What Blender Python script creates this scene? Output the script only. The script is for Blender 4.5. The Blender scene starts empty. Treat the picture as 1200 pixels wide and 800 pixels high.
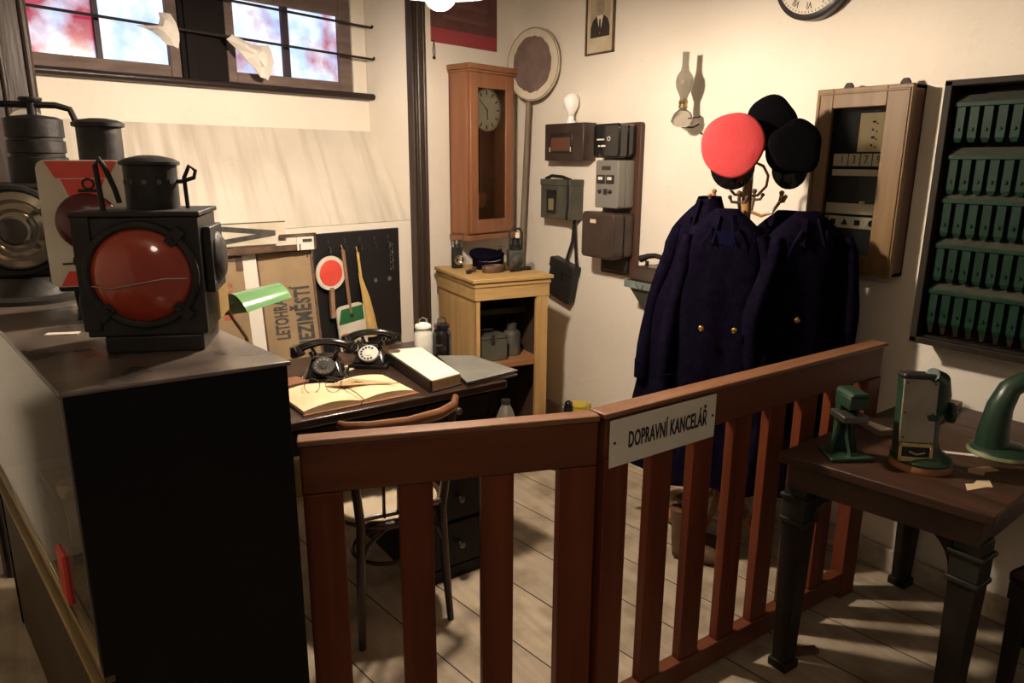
import bpy, bmesh, math, random
from mathutils import Matrix, Vector, Euler
random.seed(7)
SC = bpy.context.scene
COL = SC.collection
R = math.radians
XW = 2.768                      # plane of the right wall
P0 = Vector((XW, 3.93, 0))      # corner of right and back wall
BANG = R(13)                    # the back wall is not square to the right wall

# ------------------------------------------------------------------ camera
H = 1.6; PITCH = R(14.0); ROLL = R(-0.35); YAW = R(35)
fw = Vector((math.sin(YAW)*math.cos(PITCH), math.cos(YAW)*math.cos(PITCH), -math.sin(PITCH)))
rt = Vector((math.cos(YAW), -math.sin(YAW), 0)); up = rt.cross(fw)
r2 = rt*math.cos(ROLL) - up*math.sin(ROLL); u2 = rt*math.sin(ROLL) + up*math.cos(ROLL)
cam = bpy.data.objects.new('camera', bpy.data.cameras.new('camera'))
COL.objects.link(cam)
cam.data.sensor_width = 36; cam.data.lens = 850/1200*36; cam.data.clip_start = 0.05
cam.matrix_world = Matrix(((r2.x, u2.x, -fw.x, 0), (r2.y, u2.y, -fw.y, 0), (r2.z, u2.z, -fw.z, H), (0, 0, 0, 1)))
SC.camera = cam
# ------------------------------------------------------------------ world, exposure, lamp strength
w = bpy.data.worlds.new('world'); SC.world = w; w.use_nodes = True
w.node_tree.nodes['Background'].inputs[0].default_value = (1.0, 0.80, 0.62, 1)
w.node_tree.nodes['Background'].inputs[1].default_value = 0.11
SC.view_settings.view_transform = 'Standard'
try: SC.view_settings.look = 'None'
except Exception: pass
SC.view_settings.exposure = 0.0
SC.view_settings.gamma = 1.0
SC.view_settings.use_curve_mapping = False
LAMP_POS = Vector((1.245, 2.19, 2.115))
LAMP_R = 0.052
LAMP_STRENGTH = 1380
PANE_STRENGTH = 1.25

l2 = bpy.data.lights.new('viewer_side_fill', 'POINT'); l2.energy = 11; l2.color = (1, .80, .60); l2.shadow_soft_size = .14
l2o = bpy.data.objects.new('viewer_side_fill', l2); COL.objects.link(l2o); l2o.location = (-.35, -.15, 2.35)      # unseen fill light added behind the viewer, brightens the sides facing it

# ------------------------------------------------------------------ materials
def mat(name, col, rough=.6, metal=0, col2=None, scale=6, stretch=(1, 1, 1), lo=.35, hi=.65, bump=0, bscale=None,
        spec=.5, emit=0, coat=0, trans=0, ior=1.45, detail=6, rvar=0, sheen=0):
    m = bpy.data.materials.new(name); m.use_nodes = True
    nt = m.node_tree; N = nt.nodes; L = nt.links
    b = N['Principled BSDF']
    c = tuple(col) + (1,)
    b.inputs['Base Color'].default_value = c
    b.inputs['Roughness'].default_value = rough
    b.inputs['Metallic'].default_value = metal
    b.inputs['Specular IOR Level'].default_value = spec
    b.inputs['IOR'].default_value = ior
    b.inputs['Transmission Weight'].default_value = trans
    b.inputs['Coat Weight'].default_value = coat
    b.inputs['Sheen Weight'].default_value = sheen
    if emit:
        b.inputs['Emission Color'].default_value = c; b.inputs['Emission Strength'].default_value = emit
    if col2 is not None or bump:
        tc = N.new('ShaderNodeTexCoord'); mp = N.new('ShaderNodeMapping')
        mp.inputs['Scale'].default_value = stretch
        L.new(tc.outputs['Object'], mp.inputs['Vector'])
        no = N.new('ShaderNodeTexNoise'); no.inputs['Scale'].default_value = scale; no.inputs['Detail'].default_value = detail
        L.new(mp.outputs['Vector'], no.inputs['Vector'])
        if col2 is not None:
            ra = N.new('ShaderNodeValToRGB')
            ra.color_ramp.elements[0].position = lo; ra.color_ramp.elements[0].color = c
            ra.color_ramp.elements[1].position = hi; ra.color_ramp.elements[1].color = tuple(col2) + (1,)
            L.new(no.outputs['Fac'], ra.inputs['Fac']); L.new(ra.outputs['Color'], b.inputs['Base Color'])
        if rvar:
            mr = N.new('ShaderNodeMapRange'); mr.inputs['To Min'].default_value = max(.02, rough-rvar); mr.inputs['To Max'].default_value = min(1, rough+rvar)
            L.new(no.outputs['Fac'], mr.inputs['Value']); L.new(mr.outputs['Result'], b.inputs['Roughness'])
        if bump:
            n2 = N.new('ShaderNodeTexNoise'); n2.inputs['Scale'].default_value = bscale or scale*3; n2.inputs['Detail'].default_value = 8
            L.new(mp.outputs['Vector'], n2.inputs['Vector'])
            bp = N.new('ShaderNodeBump'); bp.inputs['Strength'].default_value = bump; bp.inputs['Distance'].default_value = .01
            L.new(n2.outputs['Fac'], bp.inputs['Height']); L.new(bp.outputs['Normal'], b.inputs['Normal'])
    return m

def plaster(name, c1, c2, streak=False):
    m = mat(name, c1, rough=.92, col2=c2, scale=2.2, lo=.3, hi=.75, bump=.35, bscale=18, spec=.2)
    nt = m.node_tree; N = nt.nodes; L = nt.links
    b = N['Principled BSDF']; ra = [x for x in N if x.type == 'VALTORGB'][0]
    tc = [x for x in N if x.type == 'TEX_COORD'][0]
    v = N.new('ShaderNodeTexNoise'); v.inputs['Scale'].default_value = 9; v.inputs['Detail'].default_value = 10; v.inputs['Roughness'].default_value = .7
    L.new(tc.outputs['Object'], v.inputs['Vector'])
    r2_ = N.new('ShaderNodeValToRGB'); r2_.color_ramp.elements[0].position = .62; r2_.color_ramp.elements[0].color = (0, 0, 0, 1)
    r2_.color_ramp.elements[1].position = .8; r2_.color_ramp.elements[1].color = (.45, .45, .45, 1)
    L.new(v.outputs['Fac'], r2_.inputs['Fac'])
    mx = N.new('ShaderNodeMix'); mx.data_type = 'RGBA'
    L.new(r2_.outputs['Color'], mx.inputs['Factor']); L.new(ra.outputs['Color'], mx.inputs[6]); mx.inputs[7].default_value = (.42, .34, .24, 1)
    out = mx.outputs[2]
    if streak:                                   # rain and limewash runs down the sloping sill
        sp = N.new('ShaderNodeMapping'); sp.inputs['Scale'].default_value = (9, .7, .7); sp.inputs['Rotation'].default_value = (0, R(12), 0)
        L.new(tc.outputs['Object'], sp.inputs['Vector'])
        n3 = N.new('ShaderNodeTexNoise'); n3.inputs['Scale'].default_value = 1.6; n3.inputs['Detail'].default_value = 7
        L.new(sp.outputs['Vector'], n3.inputs['Vector'])
        r3 = N.new('ShaderNodeValToRGB'); r3.color_ramp.elements[0].position = .45; r3.color_ramp.elements[0].color = (0, 0, 0, 1)
        r3.color_ramp.elements[1].position = .68; r3.color_ramp.elements[1].color = (.95, .95, .95, 1)
        L.new(n3.outputs['Fac'], r3.inputs['Fac'])
        m2 = N.new('ShaderNodeMix'); m2.data_type = 'RGBA'
        L.new(r3.outputs['Color'], m2.inputs['Factor']); L.new(out, m2.inputs[6]); m2.inputs[7].default_value = (.45, .40, .32, 1)
        out = m2.outputs[2]
    L.new(out, b.inputs['Base Color'])
    return m

def wood(name, c1, c2, rough=.5, axis='z', scale=5, bump=.15, coat=0, spec=.5):
    st = {'x': (.35, 5, 5), 'y': (5, .35, 5), 'z': (5, 5, .35)}[axis]
    return mat(name, c1, rough=rough, col2=c2, scale=scale, stretch=st, lo=.3, hi=.7, bump=bump, bscale=scale*2.5, coat=coat, detail=9, spec=spec)

M_WALL = plaster('wall_plaster', (.74, .68, .585), (.81, .755, .66))
M_SLOPE = plaster('sill_plaster', (.56, .51, .43), (.72, .67, .59), streak=True)
M_CEIL = mat('ceiling_white', (.75, .7, .6), .9)
M_BASEB = mat('old_baseboard', (.58, .51, .41), .7, col2=(.26, .20, .14), scale=7, lo=.4, hi=.65, bump=.3)
M_POST = wood('post_brown_paint', (.024, .015, .011), (.050, .031, .022), rough=.4, axis='z', scale=4, coat=.1)
M_SILL = wood('sill_brown_paint', (.013, .008, .008), (.026, .016, .014), rough=.35, axis='x', spec=.35)
M_MULL = mat('mullion_black_brown', (.008, .005, .005), .8, spec=.2)
M_FRAME = wood('window_frame_brown', (.10, .066, .055), (.17, .12, .10), rough=.75, axis='x')
M_MUNT = mat('glazing_bar', (.03, .02, .03), .6)
M_IRON = mat('iron_bar', (.02, .016, .018), .6, metal=.4)
M_GATE = wood('gate_red_brown', (.090, .018, .006), (.160, .037, .012), rough=.5, axis='z', scale=3.5, spec=.3)
M_GATEX = wood('rail_red_brown', (.080, .020, .008), (.150, .044, .016), rough=.5, axis='x', scale=3.5, spec=.35)
M_DESK = wood('desk_dark_wood', (.020, .010, .007), (.045, .024, .015), rough=.32, axis='x', coat=.2)
M_DESKD = mat('desk_black_wood', (.008, .0055, .0048), .5, spec=.25)
M_VIT = mat('vitrine_top', (.040, .031, .027), .30, col2=(.17, .135, .11), scale=5, lo=.36, hi=.60, coat=.2, rvar=.12)
M_VITD = mat('vitrine_black', (.0035, .003, .0033), .45, spec=.2)
M_VITB = wood('vitrine_base_brown', (.05, .03, .018), (.09, .055, .033), rough=.5, axis='z')
M_LINER = mat('vitrine_liner', (.62, .58, .50), .9)
M_BRASS = mat('brass_strip', (.38, .29, .15), .35, metal=.9)
M_BLACK = mat('black_enamel', (.012, .011, .012), .35, col2=(.028, .024, .022), scale=8, bump=.1)
M_BLACKM = mat('sooty_iron', (.012, .011, .011), .55, metal=.2, col2=(.03, .026, .024), scale=12, bump=.25)
M_GLOSS = mat('black_bakelite', (.008, .007, .007), .12, coat=.6)
M_GREYM = mat('dull_steel', (.20, .19, .17), .38, metal=.8, col2=(.10, .09, .08), scale=14)
M_CHROME = mat('worn_chrome', (.6, .57, .5), .22, metal=1)
M_CLOCKW = wood('clock_mahogany', (.20, .075, .032), (.30, .125, .058), rough=.38, axis='z', scale=3.5, coat=.25)
M_CUPB = wood('cupboard_yellow_oak', (.45, .27, .10), (.58, .37, .15), rough=.5, axis='z', scale=4)
M_CUPBX = wood('cupboard_yellow_oak_top', (.44, .27, .10), (.55, .36, .15), rough=.5, axis='x', scale=4)
M_SHELF = wood('shelf_red_brown', (.25, .11, .045), (.33, .16, .07), rough=.5, axis='x')
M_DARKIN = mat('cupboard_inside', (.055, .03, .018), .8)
M_NAVY = mat('navy_wool', (.0040, .0030, .0088), .97, col2=(.0068, .0050, .0130), scale=30, bump=.4, bscale=160, spec=0)
M_NAVYB = mat('dark_blue_lining', (.006, .007, .026), .95, spec=0)
M_BLACKC = mat('black_cap_cloth', (.004, .0035, .005), .95, bump=.3, bscale=140, spec=.03)
M_REDC = mat('red_felt', (.56, .070, .074), .95, bump=.15, bscale=150, spec=.1, col2=(.50, .055, .058), scale=8)
M_GOLD = mat('gilt_button', (.75, .5, .15), .25, metal=1)
M_BENT = wood('bentwood_honey', (.30, .14, .045), (.42, .22, .08), rough=.35, axis='z', coat=.3)
M_BENTD = wood('bentwood_dark', (.025, .012, .008), (.055, .028, .015), rough=.35, axis='z', coat=.2)
M_SEAT = mat('seat_pale', (.52, .43, .31), .6, col2=(.40, .32, .22), scale=6)
M_LENSRED = mat('red_lens', (.40, .050, .020), .12, col2=(.27, .028, .012), scale=7, coat=.8, spec=.6)
M_LENSDK = mat('dark_red_lens', (.085, .006, .012), .15, coat=.6)
M_GLASSC = mat('clear_glass', (.95, .98, .95), .02, trans=1, ior=1.45)
M_GLASSG = mat('lamp_glass', (.58, .56, .50), .05, trans=.9, ior=1.45)
M_WHITE = mat('white_enamel', (.78, .74, .66), .4, col2=(.70, .66, .57), scale=5)
M_PLATE = mat('signal_plate_white', (.74, .70, .60), .45, col2=(.62, .56, .44), scale=9)
M_PLRED = mat('signal_plate_red', (.80, .10, .07), .4, col2=(.70, .07, .05), scale=10)
M_INK = mat('black_lettering', (.02, .018, .018), .7)
M_INKF = mat('faded_lettering', (.035, .038, .038), .8, col2=(.075, .068, .055), scale=30)
M_INKR = mat('red_lettering', (.42, .07, .035), .7, col2=(.32, .12, .06), scale=30)
M_SIGNY = mat('rusty_sign_ochre', (.34, .235, .125), .6, col2=(.22, .145, .075), scale=6, bump=.2, lo=.3, hi=.75)
M_SIGNW = mat('sign_white', (.70, .64, .52), .6, col2=(.55, .48, .36), scale=7)
M_RUST = mat('rusty_dark_metal', (.06, .035, .025), .7, col2=(.14, .075, .045), scale=14, bump=.3)
M_HBOARD = mat('hook_board_black', (.008, .0075, .009), .5)
M_ROD = wood('brown_rod', (.25, .14, .08), (.36, .22, .13), axis='z')
M_YFLAG = mat('yellow_flag_cloth', (.66, .46, .17), .85, bump=.3, bscale=60, col2=(.55, .36, .12), scale=14)
M_GREEN = mat('green_paint', (.02, .13, .045), .4)
M_GRSHADE = mat('green_glass_shade', (.11, .25, .10), .18, coat=.8, col2=(.14, .29, .12), scale=3)
M_PAPER = mat('aged_paper', (.72, .58, .38), .85, col2=(.64, .48, .28), scale=9)
M_PAPERW = mat('cream_paper', (.72, .65, .51), .85)
M_EDGE = mat('page_edges', (.42, .27, .13), .9, col2=(.30, .18, .08), scale=40, stretch=(1, 1, 12))
M_FOLDER = mat('grey_folder', (.10, .10, .085), .7, col2=(.14, .135, .115), scale=8, bump=.15)
M_COVER = mat('dark_cover', (.03, .022, .018), .6)
M_BKBROWN = mat('brown_book', (.22, .10, .05), .6)
M_WIRE = mat('thin_wire', (.12, .10, .08), .3, metal=.8)
M_TRI = wood('set_square_wood', (.36, .25, .13), (.46, .33, .18), axis='x')
M_LEATH = mat('black_leather', (.012, .011, .011), .5, bump=.25, bscale=60)
M_LEATHB = mat('brown_leather', (.12, .06, .03), .6, bump=.3, bscale=40, col2=(.06, .035, .02), scale=12)
M_OLIVE = mat('olive_grey_box', (.055, .055, .042), .55, col2=(.085, .08, .06), scale=10, bump=.15)
M_GREYBOX = mat('grey_hammer_paint', (.18, .172, .150), .4, bump=.1, bscale=80)
M_BROWNB = mat('dark_brown_bakelite', (.035, .022, .018), .32, col2=(.055, .036, .028), scale=9)
M_RBOARD = wood('relay_board_brown', (.050, .022, .013), (.085, .040, .025), rough=.45, axis='z')
M_OPAL = mat('opal_glass', (.88, .86, .82), .3, coat=.5)
M_CASEW = wood('case_brown_wood', (.125, .068, .022), (.185, .108, .038), rough=.5, axis='z')
M_CASEIN = mat('case_inside', (.06, .04, .028), .8)
M_RACKG = mat('rack_green', (.004, .021, .011), .5, col2=(.007, .029, .016), scale=15, spec=.2)
M_DUST = mat('dusty_ledge', (.042, .040, .026), .9, col2=(.022, .03, .02), scale=30)
M_RACKB = wood('rack_black_case', (.010, .008, .006), (.020, .015, .011), rough=.6, axis='z', spec=.2)
M_TABLE = wood('table_dark_oak', (.030, .014, .009), (.075, .036, .021), rough=.45, axis='y', scale=4, spec=.35)
M_TLEG = mat('table_leg_dark', (.010, .007, .005), .45, spec=.25, col2=(.020, .014, .010), scale=8)
M_CAPIT = mat('leg_bracket_greenish', (.026, .027, .021), .4, spec=.25, metal=.2)
M_MACHG = mat('machine_green', (.012, .034, .018), .36, col2=(.022, .050, .028), scale=10, bump=.1)
M_MACHC = mat('machine_cream_plate', (.30, .28, .22), .5, col2=(.22, .20, .155), scale=12)
M_BRASS2 = mat('polished_brass', (.72, .52, .25), .22, metal=1)
M_CHIP = mat('chipped_rim', (.40, .17, .07), .7, col2=(.18, .10, .05), scale=16)
M_TEAL = mat('blue_grey_edge', (.19, .24, .22), .6, col2=(.12, .15, .13), scale=14)
M_YELLOW = mat('yellow_tin', (.62, .46, .06), .4)
M_GREYCL = mat('grey_tin', (.22, .21, .18), .4, metal=.5)
M_CLOTH = mat('crumpled_white', (.72, .68, .62), .8)
M_PORT = mat('photo_paper', (.62, .54, .40), .6, col2=(.50, .42, .29), scale=9)
M_PORTD = mat('photo_dark', (.04, .03, .025), .6)
M_PORTS = mat('photo_skin', (.36, .29, .205), .6)
M_POSTERD = mat('poster_dark', (.085, .035, .035), .5, col2=(.14, .05, .045), scale=12)
M_POSTERR = mat('poster_red', (.30, .045, .055), .5)
M_DIAL = mat('clock_dial', (.52, .47, .36), .5)
M_DIALW = mat('station_clock_dial', (.70, .64, .53), .5)

def pane_mat(name, red, seed):
    """lit window: bright bluish daylight through dirty glass, with red blotches"""
    m = bpy.data.materials.new(name); m.use_nodes = True
    nt = m.node_tree; N = nt.nodes; L = nt.links; b = N['Principled BSDF']
    b.inputs['Base Color'].default_value = (.1, .1, .12, 1); b.inputs['Roughness'].default_value = .15
    tc = N.new('ShaderNodeTexCoord'); mp = N.new('ShaderNodeMapping'); mp.inputs['Location'].default_value = (seed, seed*2.3, 0)
    L.new(tc.outputs['Object'], mp.inputs['Vector'])
    n1 = N.new('ShaderNodeTexNoise'); n1.inputs['Scale'].default_value = 9; n1.inputs['Detail'].default_value = 4
    n2 = N.new('ShaderNodeTexNoise'); n2.inputs['Scale'].default_value = 6; n2.inputs['Detail'].default_value = 5
    for n in (n1, n2): L.new(mp.outputs['Vector'], n.inputs['Vector'])
    ra = N.new('ShaderNodeValToRGB'); e = ra.color_ramp.elements
    e[0].position = .35; e[0].color = (.42, .62, .95, 1); e[1].position = .6; e[1].color = (.78, .84, 1, 1)
    L.new(n1.outputs['Fac'], ra.inputs['Fac'])
    rb = N.new('ShaderNodeValToRGB'); e = rb.color_ramp.elements
    e[0].position = red; e[0].color = (0, 0, 0, 1); e[1].position = red+.22; e[1].color = (1, 1, 1, 1)
    L.new(n2.outputs['Fac'], rb.inputs['Fac'])
    mx = N.new('ShaderNodeMix'); mx.data_type = 'RGBA'
    L.new(rb.outputs['Color'], mx.inputs['Factor']); L.new(ra.outputs['Color'], mx.inputs[6]); mx.inputs[7].default_value = (.36, .02, .06, 1)
    L.new(mx.outputs[2], b.inputs['Emission Color']); b.inputs['Emission Strength'].default_value = PANE_STRENGTH
    return m
M_PANE_R = pane_mat('window_light_red', .30, 3.1)
M_PANE_W = pane_mat('window_light', .70, 1.0)
M_PANE_M = pane_mat('window_light_mottled', .50, 5.2)
M_BULB = mat('glowing_globe', (1, .70, .42), .5, emit=1)
_b = M_BULB.node_tree.nodes['Principled BSDF']
_b.inputs['Emission Color'].default_value = (1, .82, .645, 1)
_b.inputs['Emission Strength'].default_value = LAMP_STRENGTH

def floor_mat():
    m = bpy.data.materials.new('floor_planks'); m.use_nodes = True
    nt = m.node_tree; N = nt.nodes; L = nt.links; b = N['Principled BSDF']
    b.inputs['Roughness'].default_value = .62
    tc = N.new('ShaderNodeTexCoord'); mp = N.new('ShaderNodeMapping'); mp.inputs['Rotation'].default_value = (0, 0, R(-97)); mp.inputs['Location'].default_value = (2.2, .05, 0)
    L.new(tc.outputs['Object'], mp.inputs['Vector'])
    br = N.new('ShaderNodeTexBrick'); br.inputs['Scale'].default_value = 1; br.inputs['Brick Width'].default_value = 14; br.inputs['Row Height'].default_value = .235
    br.inputs['Mortar Size'].default_value = .0032; br.inputs['Mortar Smooth'].default_value = .3
    br.inputs['Color1'].default_value = (.46, .385, .28, 1); br.inputs['Color2'].default_value = (.39, .325, .24, 1); br.inputs['Mortar'].default_value = (.02, .014, .01, 1)
    L.new(mp.outputs['Vector'], br.inputs['Vector'])
    m2 = N.new('ShaderNodeMapping'); m2.inputs['Rotation'].default_value = (0, 0, R(-97)); m2.inputs['Scale'].default_value = (14, 1.2, 1)
    L.new(tc.outputs['Object'], m2.inputs['Vector'])
    no = N.new('ShaderNodeTexNoise'); no.inputs['Scale'].default_value = 2; no.inputs['Detail'].default_value = 9
    L.new(m2.outputs['Vector'], no.inputs['Vector'])
    ns = N.new('ShaderNodeTexNoise'); ns.inputs['Scale'].default_value = 6; ns.inputs['Detail'].default_value = 8
    L.new(tc.outputs['Object'], ns.inputs['Vector'])
    ra = N.new('ShaderNodeValToRGB'); e = ra.color_ramp.elements; e[0].position = .3; e[0].color = (.80, .78, .76, 1); e[1].position = .7; e[1].color = (1.05, 1.04, 1.03, 1)
    L.new(no.outputs['Fac'], ra.inputs['Fac'])
    rs = N.new('ShaderNodeValToRGB'); e = rs.color_ramp.elements; e[0].position = .32; e[0].color = (.6, .56, .52, 1); e[1].position = .55; e[1].color = (1, 1, 1, 1)
    L.new(ns.outputs['Fac'], rs.inputs['Fac'])
    a = N.new('ShaderNodeMix'); a.data_type = 'RGBA'; a.blend_type = 'MULTIPLY'; a.inputs['Factor'].default_value = 1
    L.new(br.outputs['Color'], a.inputs[6]); L.new(ra.outputs['Color'], a.inputs[7])
    c = N.new('ShaderNodeMix'); c.data_type = 'RGBA'; c.blend_type = 'MULTIPLY'; c.inputs['Factor'].default_value = 1
    L.new(a.outputs[2], c.inputs[6]); L.new(rs.outputs['Color'], c.inputs[7])
    L.new(c.outputs[2], b.inputs['Base Color'])
    bp = N.new('ShaderNodeBump'); bp.inputs['Strength'].default_value = .4; bp.inputs['Distance'].default_value = .01
    iv = N.new('ShaderNodeMath'); iv.operation = 'SUBTRACT'; L.new(no.outputs['Fac'], iv.inputs[0]); L.new(br.outputs['Fac'], iv.inputs[1])
    L.new(iv.outputs[0], bp.inputs['Height']); L.new(bp.outputs['Normal'], b.inputs['Normal'])
    return m
M_FLOOR = floor_mat()

# ------------------------------------------------------------------ mesh helpers
class MB:
    def __init__(s, T=None): s.v = []; s.f = []; s.T = T or Matrix.Identity(4)
    def add(s, vs, fs, T=None):
        k = len(s.v); TT = s.T @ T if T is not None else s.T
        s.v += [TT @ Vector(p) for p in vs]; s.f += [tuple(i+k for i in f) for f in fs]; return s
    def box(s, x0, x1, y0, y1, z0, z1, T=None):
        return s.add([(x0, y0, z0), (x1, y0, z0), (x1, y1, z0), (x0, y1, z0), (x0, y0, z1), (x1, y0, z1), (x1, y1, z1), (x0, y1, z1)],
                     [(3, 2, 1, 0), (4, 5, 6, 7), (0, 1, 5, 4), (1, 2, 6, 5), (2, 3, 7, 6), (3, 0, 4, 7)], T)
    def frustum(s, a, b, T=None):           # a, b = (x0,x1,y0,y1,z)
        (x0, x1, y0, y1, z0) = a; (X0, X1, Y0, Y1, z1) = b
        return s.add([(x0, y0, z0), (x1, y0, z0), (x1, y1, z0), (x0, y1, z0), (X0, Y0, z1), (X1, Y0, z1), (X1, Y1, z1), (X0, Y1, z1)],
                     [(3, 2, 1, 0), (4, 5, 6, 7), (0, 1, 5, 4), (1, 2, 6, 5), (2, 3, 7, 6), (3, 0, 4, 7)], T)
    def lathe(s, prof, n=28, T=None, sx=1, sy=1):
        vs = []; fs = []
        for (r, z) in prof:
            for i in range(n):
                a = 2*math.pi*i/n; vs.append((r*math.cos(a)*sx, r*math.sin(a)*sy, z))
        for j in range(len(prof)-1):
            for i in range(n):
                k = (i+1) % n; fs.append((j*n+i, j*n+k, (j+1)*n+k, (j+1)*n+i))
        if prof[0][0] > 1e-5: fs.append(tuple(range(n-1, -1, -1)))
        if prof[-1][0] > 1e-5: fs.append(tuple((len(prof)-1)*n+i for i in range(n)))
        return s.add(vs, fs, T)
    def cyl(s, p0, p1, r0, r1=None, n=16):
        p0 = Vector(p0); p1 = Vector(p1); d = p1-p0
        q = d.to_track_quat('Z', 'Y').to_matrix().to_4x4()
        return s.lathe([(r0, 0), (r0 if r1 is None else r1, d.length)], n, Matrix.Translation(p0) @ q)
    def tube(s, pts, r, n=8, flat=1, caps=True):
        pts = [Vector(p) for p in pts]; vs = []; fs = []; N = len(pts)
        rs = r if isinstance(r, (list, tuple)) else [r]*N
        prev = None
        for i, p in enumerate(pts):
            t = (pts[min(i+1, N-1)]-pts[max(i-1, 0)]).normalized()
            if prev is None:
                a = Vector((0, 0, 1)) if abs(t.z) < .9 else Vector((1, 0, 0))
                u = t.cross(a).normalized()
            else:
                u = (prev - t*prev.dot(t)).normalized()
            prev = u; v = t.cross(u)
            for k in range(n):
                a = 2*math.pi*k/n; vs.append(p+u*math.cos(a)*rs[i]+v*math.sin(a)*rs[i]*flat)
        for j in range(N-1):
            for i in range(n):
                k = (i+1) % n; fs.append((j*n+i, j*n+k, (j+1)*n+k, (j+1)*n+i))
        if caps: fs.append(tuple(range(n-1, -1, -1))); fs.append(tuple((N-1)*n+i for i in range(n)))
        return s.add(vs, fs)
    def ring(s, R_, r, T=None, n=32, m=8):
        vs = []; fs = []
        for i in range(n):
            a = 2*math.pi*i/n
            for k in range(m):
                b = 2*math.pi*k/m; vs.append(((R_+r*math.cos(b))*math.cos(a), (R_+r*math.cos(b))*math.sin(a), r*math.sin(b)))
        for i in range(n):
            for k in range(m):
                i2 = (i+1) % n; k2 = (k+1) % m
                fs.append((i*m+k, i2*m+k, i2*m+k2, i*m+k2))
        return s.add(vs, fs, T)
    def prism(s, poly, y0, y1, T=None):       # outline in XZ, thickness along Y
        n = len(poly)
        vs = [(x, y0, z) for x, z in poly]+[(x, y1, z) for x, z in poly]
        fs = [tuple(range(n)), tuple(range(2*n-1, n-1, -1))]+[(i, i+n, (i+1) % n+n, (i+1) % n) for i in range(n)]
        return s.add(vs, fs, T)
    def slab(s, poly, z0, z1, T=None):        # outline in XY, thickness along Z
        n = len(poly)
        vs = [(x, y, z0) for x, y in poly]+[(x, y, z1) for x, y in poly]
        fs = [tuple(range(n-1, -1, -1)), tuple(range(n, 2*n))]+[(i, (i+1) % n, (i+1) % n+n, i+n) for i in range(n)]
        return s.add(vs, fs, T)
    def ball(s, c, rx, ry=None, rz=None, n=20, m=12):
        ry = rx if ry is None else ry; rz = rx if rz is None else rz
        prof = [(math.sin(math.pi*j/m), -math.cos(math.pi*j/m)) for j in range(m+1)]
        prof[0] = (1e-4, -1); prof[-1] = (1e-4, 1)
        return s.lathe(prof, n, Matrix.Translation(Vector(c)) @ Matrix.Diagonal((rx, ry, rz, 1)))
    def obj(s, name, m, parent=None, bevel=0, smooth=35, seg=2):
        me = bpy.data.meshes.new(name); me.from_pydata([tuple(p) for p in s.v], [], s.f)
        bm = bmesh.new(); bm.from_mesh(me)
        bmesh.ops.recalc_face_normals(bm, faces=bm.faces); bm.to_mesh(me); bm.free()
        me.materials.append(m)
        if smooth:
            me.polygons.foreach_set('use_smooth', [True]*len(me.polygons)); me.set_sharp_from_angle(angle=R(smooth))
        o = bpy.data.objects.new(name, me); COL.objects.link(o)
        if parent: o.parent = parent
        if bevel:
            b = o.modifiers.new('bevel', 'BEVEL'); b.width = bevel; b.segments = seg; b.limit_method = 'ANGLE'; b.angle_limit = R(40)
        return o

def T(x=0, y=0, z=0, rx=0, ry=0, rz=0):
    return Matrix.Translation((x, y, z)) @ Euler((R(rx), R(ry), R(rz))).to_matrix().to_4x4()
def circle(cx, cz, r, n=32, rz=None, a0=0, a1=360):
    rz = r if rz is None else rz
    return [(cx+r*math.cos(R(a0+(a1-a0)*i/n)), cz+rz*math.sin(R(a0+(a1-a0)*i/n))) for i in range(n)]
def rrect(x0, x1, z0, z1, r, n=5):
    out = []
    for (cx, cz, a) in ((x1-r, z1-r, 0), (x0+r, z1-r, 90), (x0+r, z0+r, 180), (x1-r, z0+r, 270)):
        for i in range(n+1): out.append((cx+r*math.cos(R(a+90*i/n)), cz+r*math.sin(R(a+90*i/n))))
    return out
def thing(name, label, cat, loc=(0, 0, 0), rz=0, group=None, rot=None):
    o = bpy.data.objects.new(name, None); COL.objects.link(o); o.empty_display_size = .05
    o.location = loc; o.rotation_euler = rot or (0, 0, R(rz)); o['label'] = label; o['category'] = cat
    if group: o['group'] = group
    return o
def tag(o, label, cat, group=None):
    o['label'] = label; o['category'] = cat
    if group: o['group'] = group
    return o
def struct(o): o['kind'] = 'structure'; return o
def on_right(y, z): return (XW, y, z)          # things on the right wall are turned -90: local x runs towards the viewer's right, -y into the room
def on_back(s, z, off=0):
    return (P0.x+s*math.cos(BANG)+off*math.sin(BANG), P0.y+s*math.sin(BANG)-off*math.cos(BANG), z)
def text(body, size, m, parent, T_, name='lettering', sx=1.0, thick=.0012, align='CENTER', bold=0, space=1.0):
    cu = bpy.data.curves.new('t', 'FONT'); cu.body = body; cu.size = size; cu.extrude = thick/2; cu.align_x = align; cu.align_y = 'CENTER'
    cu.offset = bold; cu.resolution_u = 3; cu.space_character = space
    to = bpy.data.objects.new('t', cu); COL.objects.link(to)
    dg = bpy.context.evaluated_depsgraph_get(); me = bpy.data.meshes.new_from_object(to.evaluated_get(dg))
    bpy.data.objects.remove(to); bpy.data.curves.remove(cu)
    me.name = name; me.transform(T_ @ Matrix.Rotation(R(90), 4, 'X') @ Matrix.Diagonal((sx, 1, 1, 1)))
    me.materials.clear(); me.materials.append(m)
    o = bpy.data.objects.new(name, me); COL.objects.link(o)
    if parent: o.parent = parent
    return o

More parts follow.
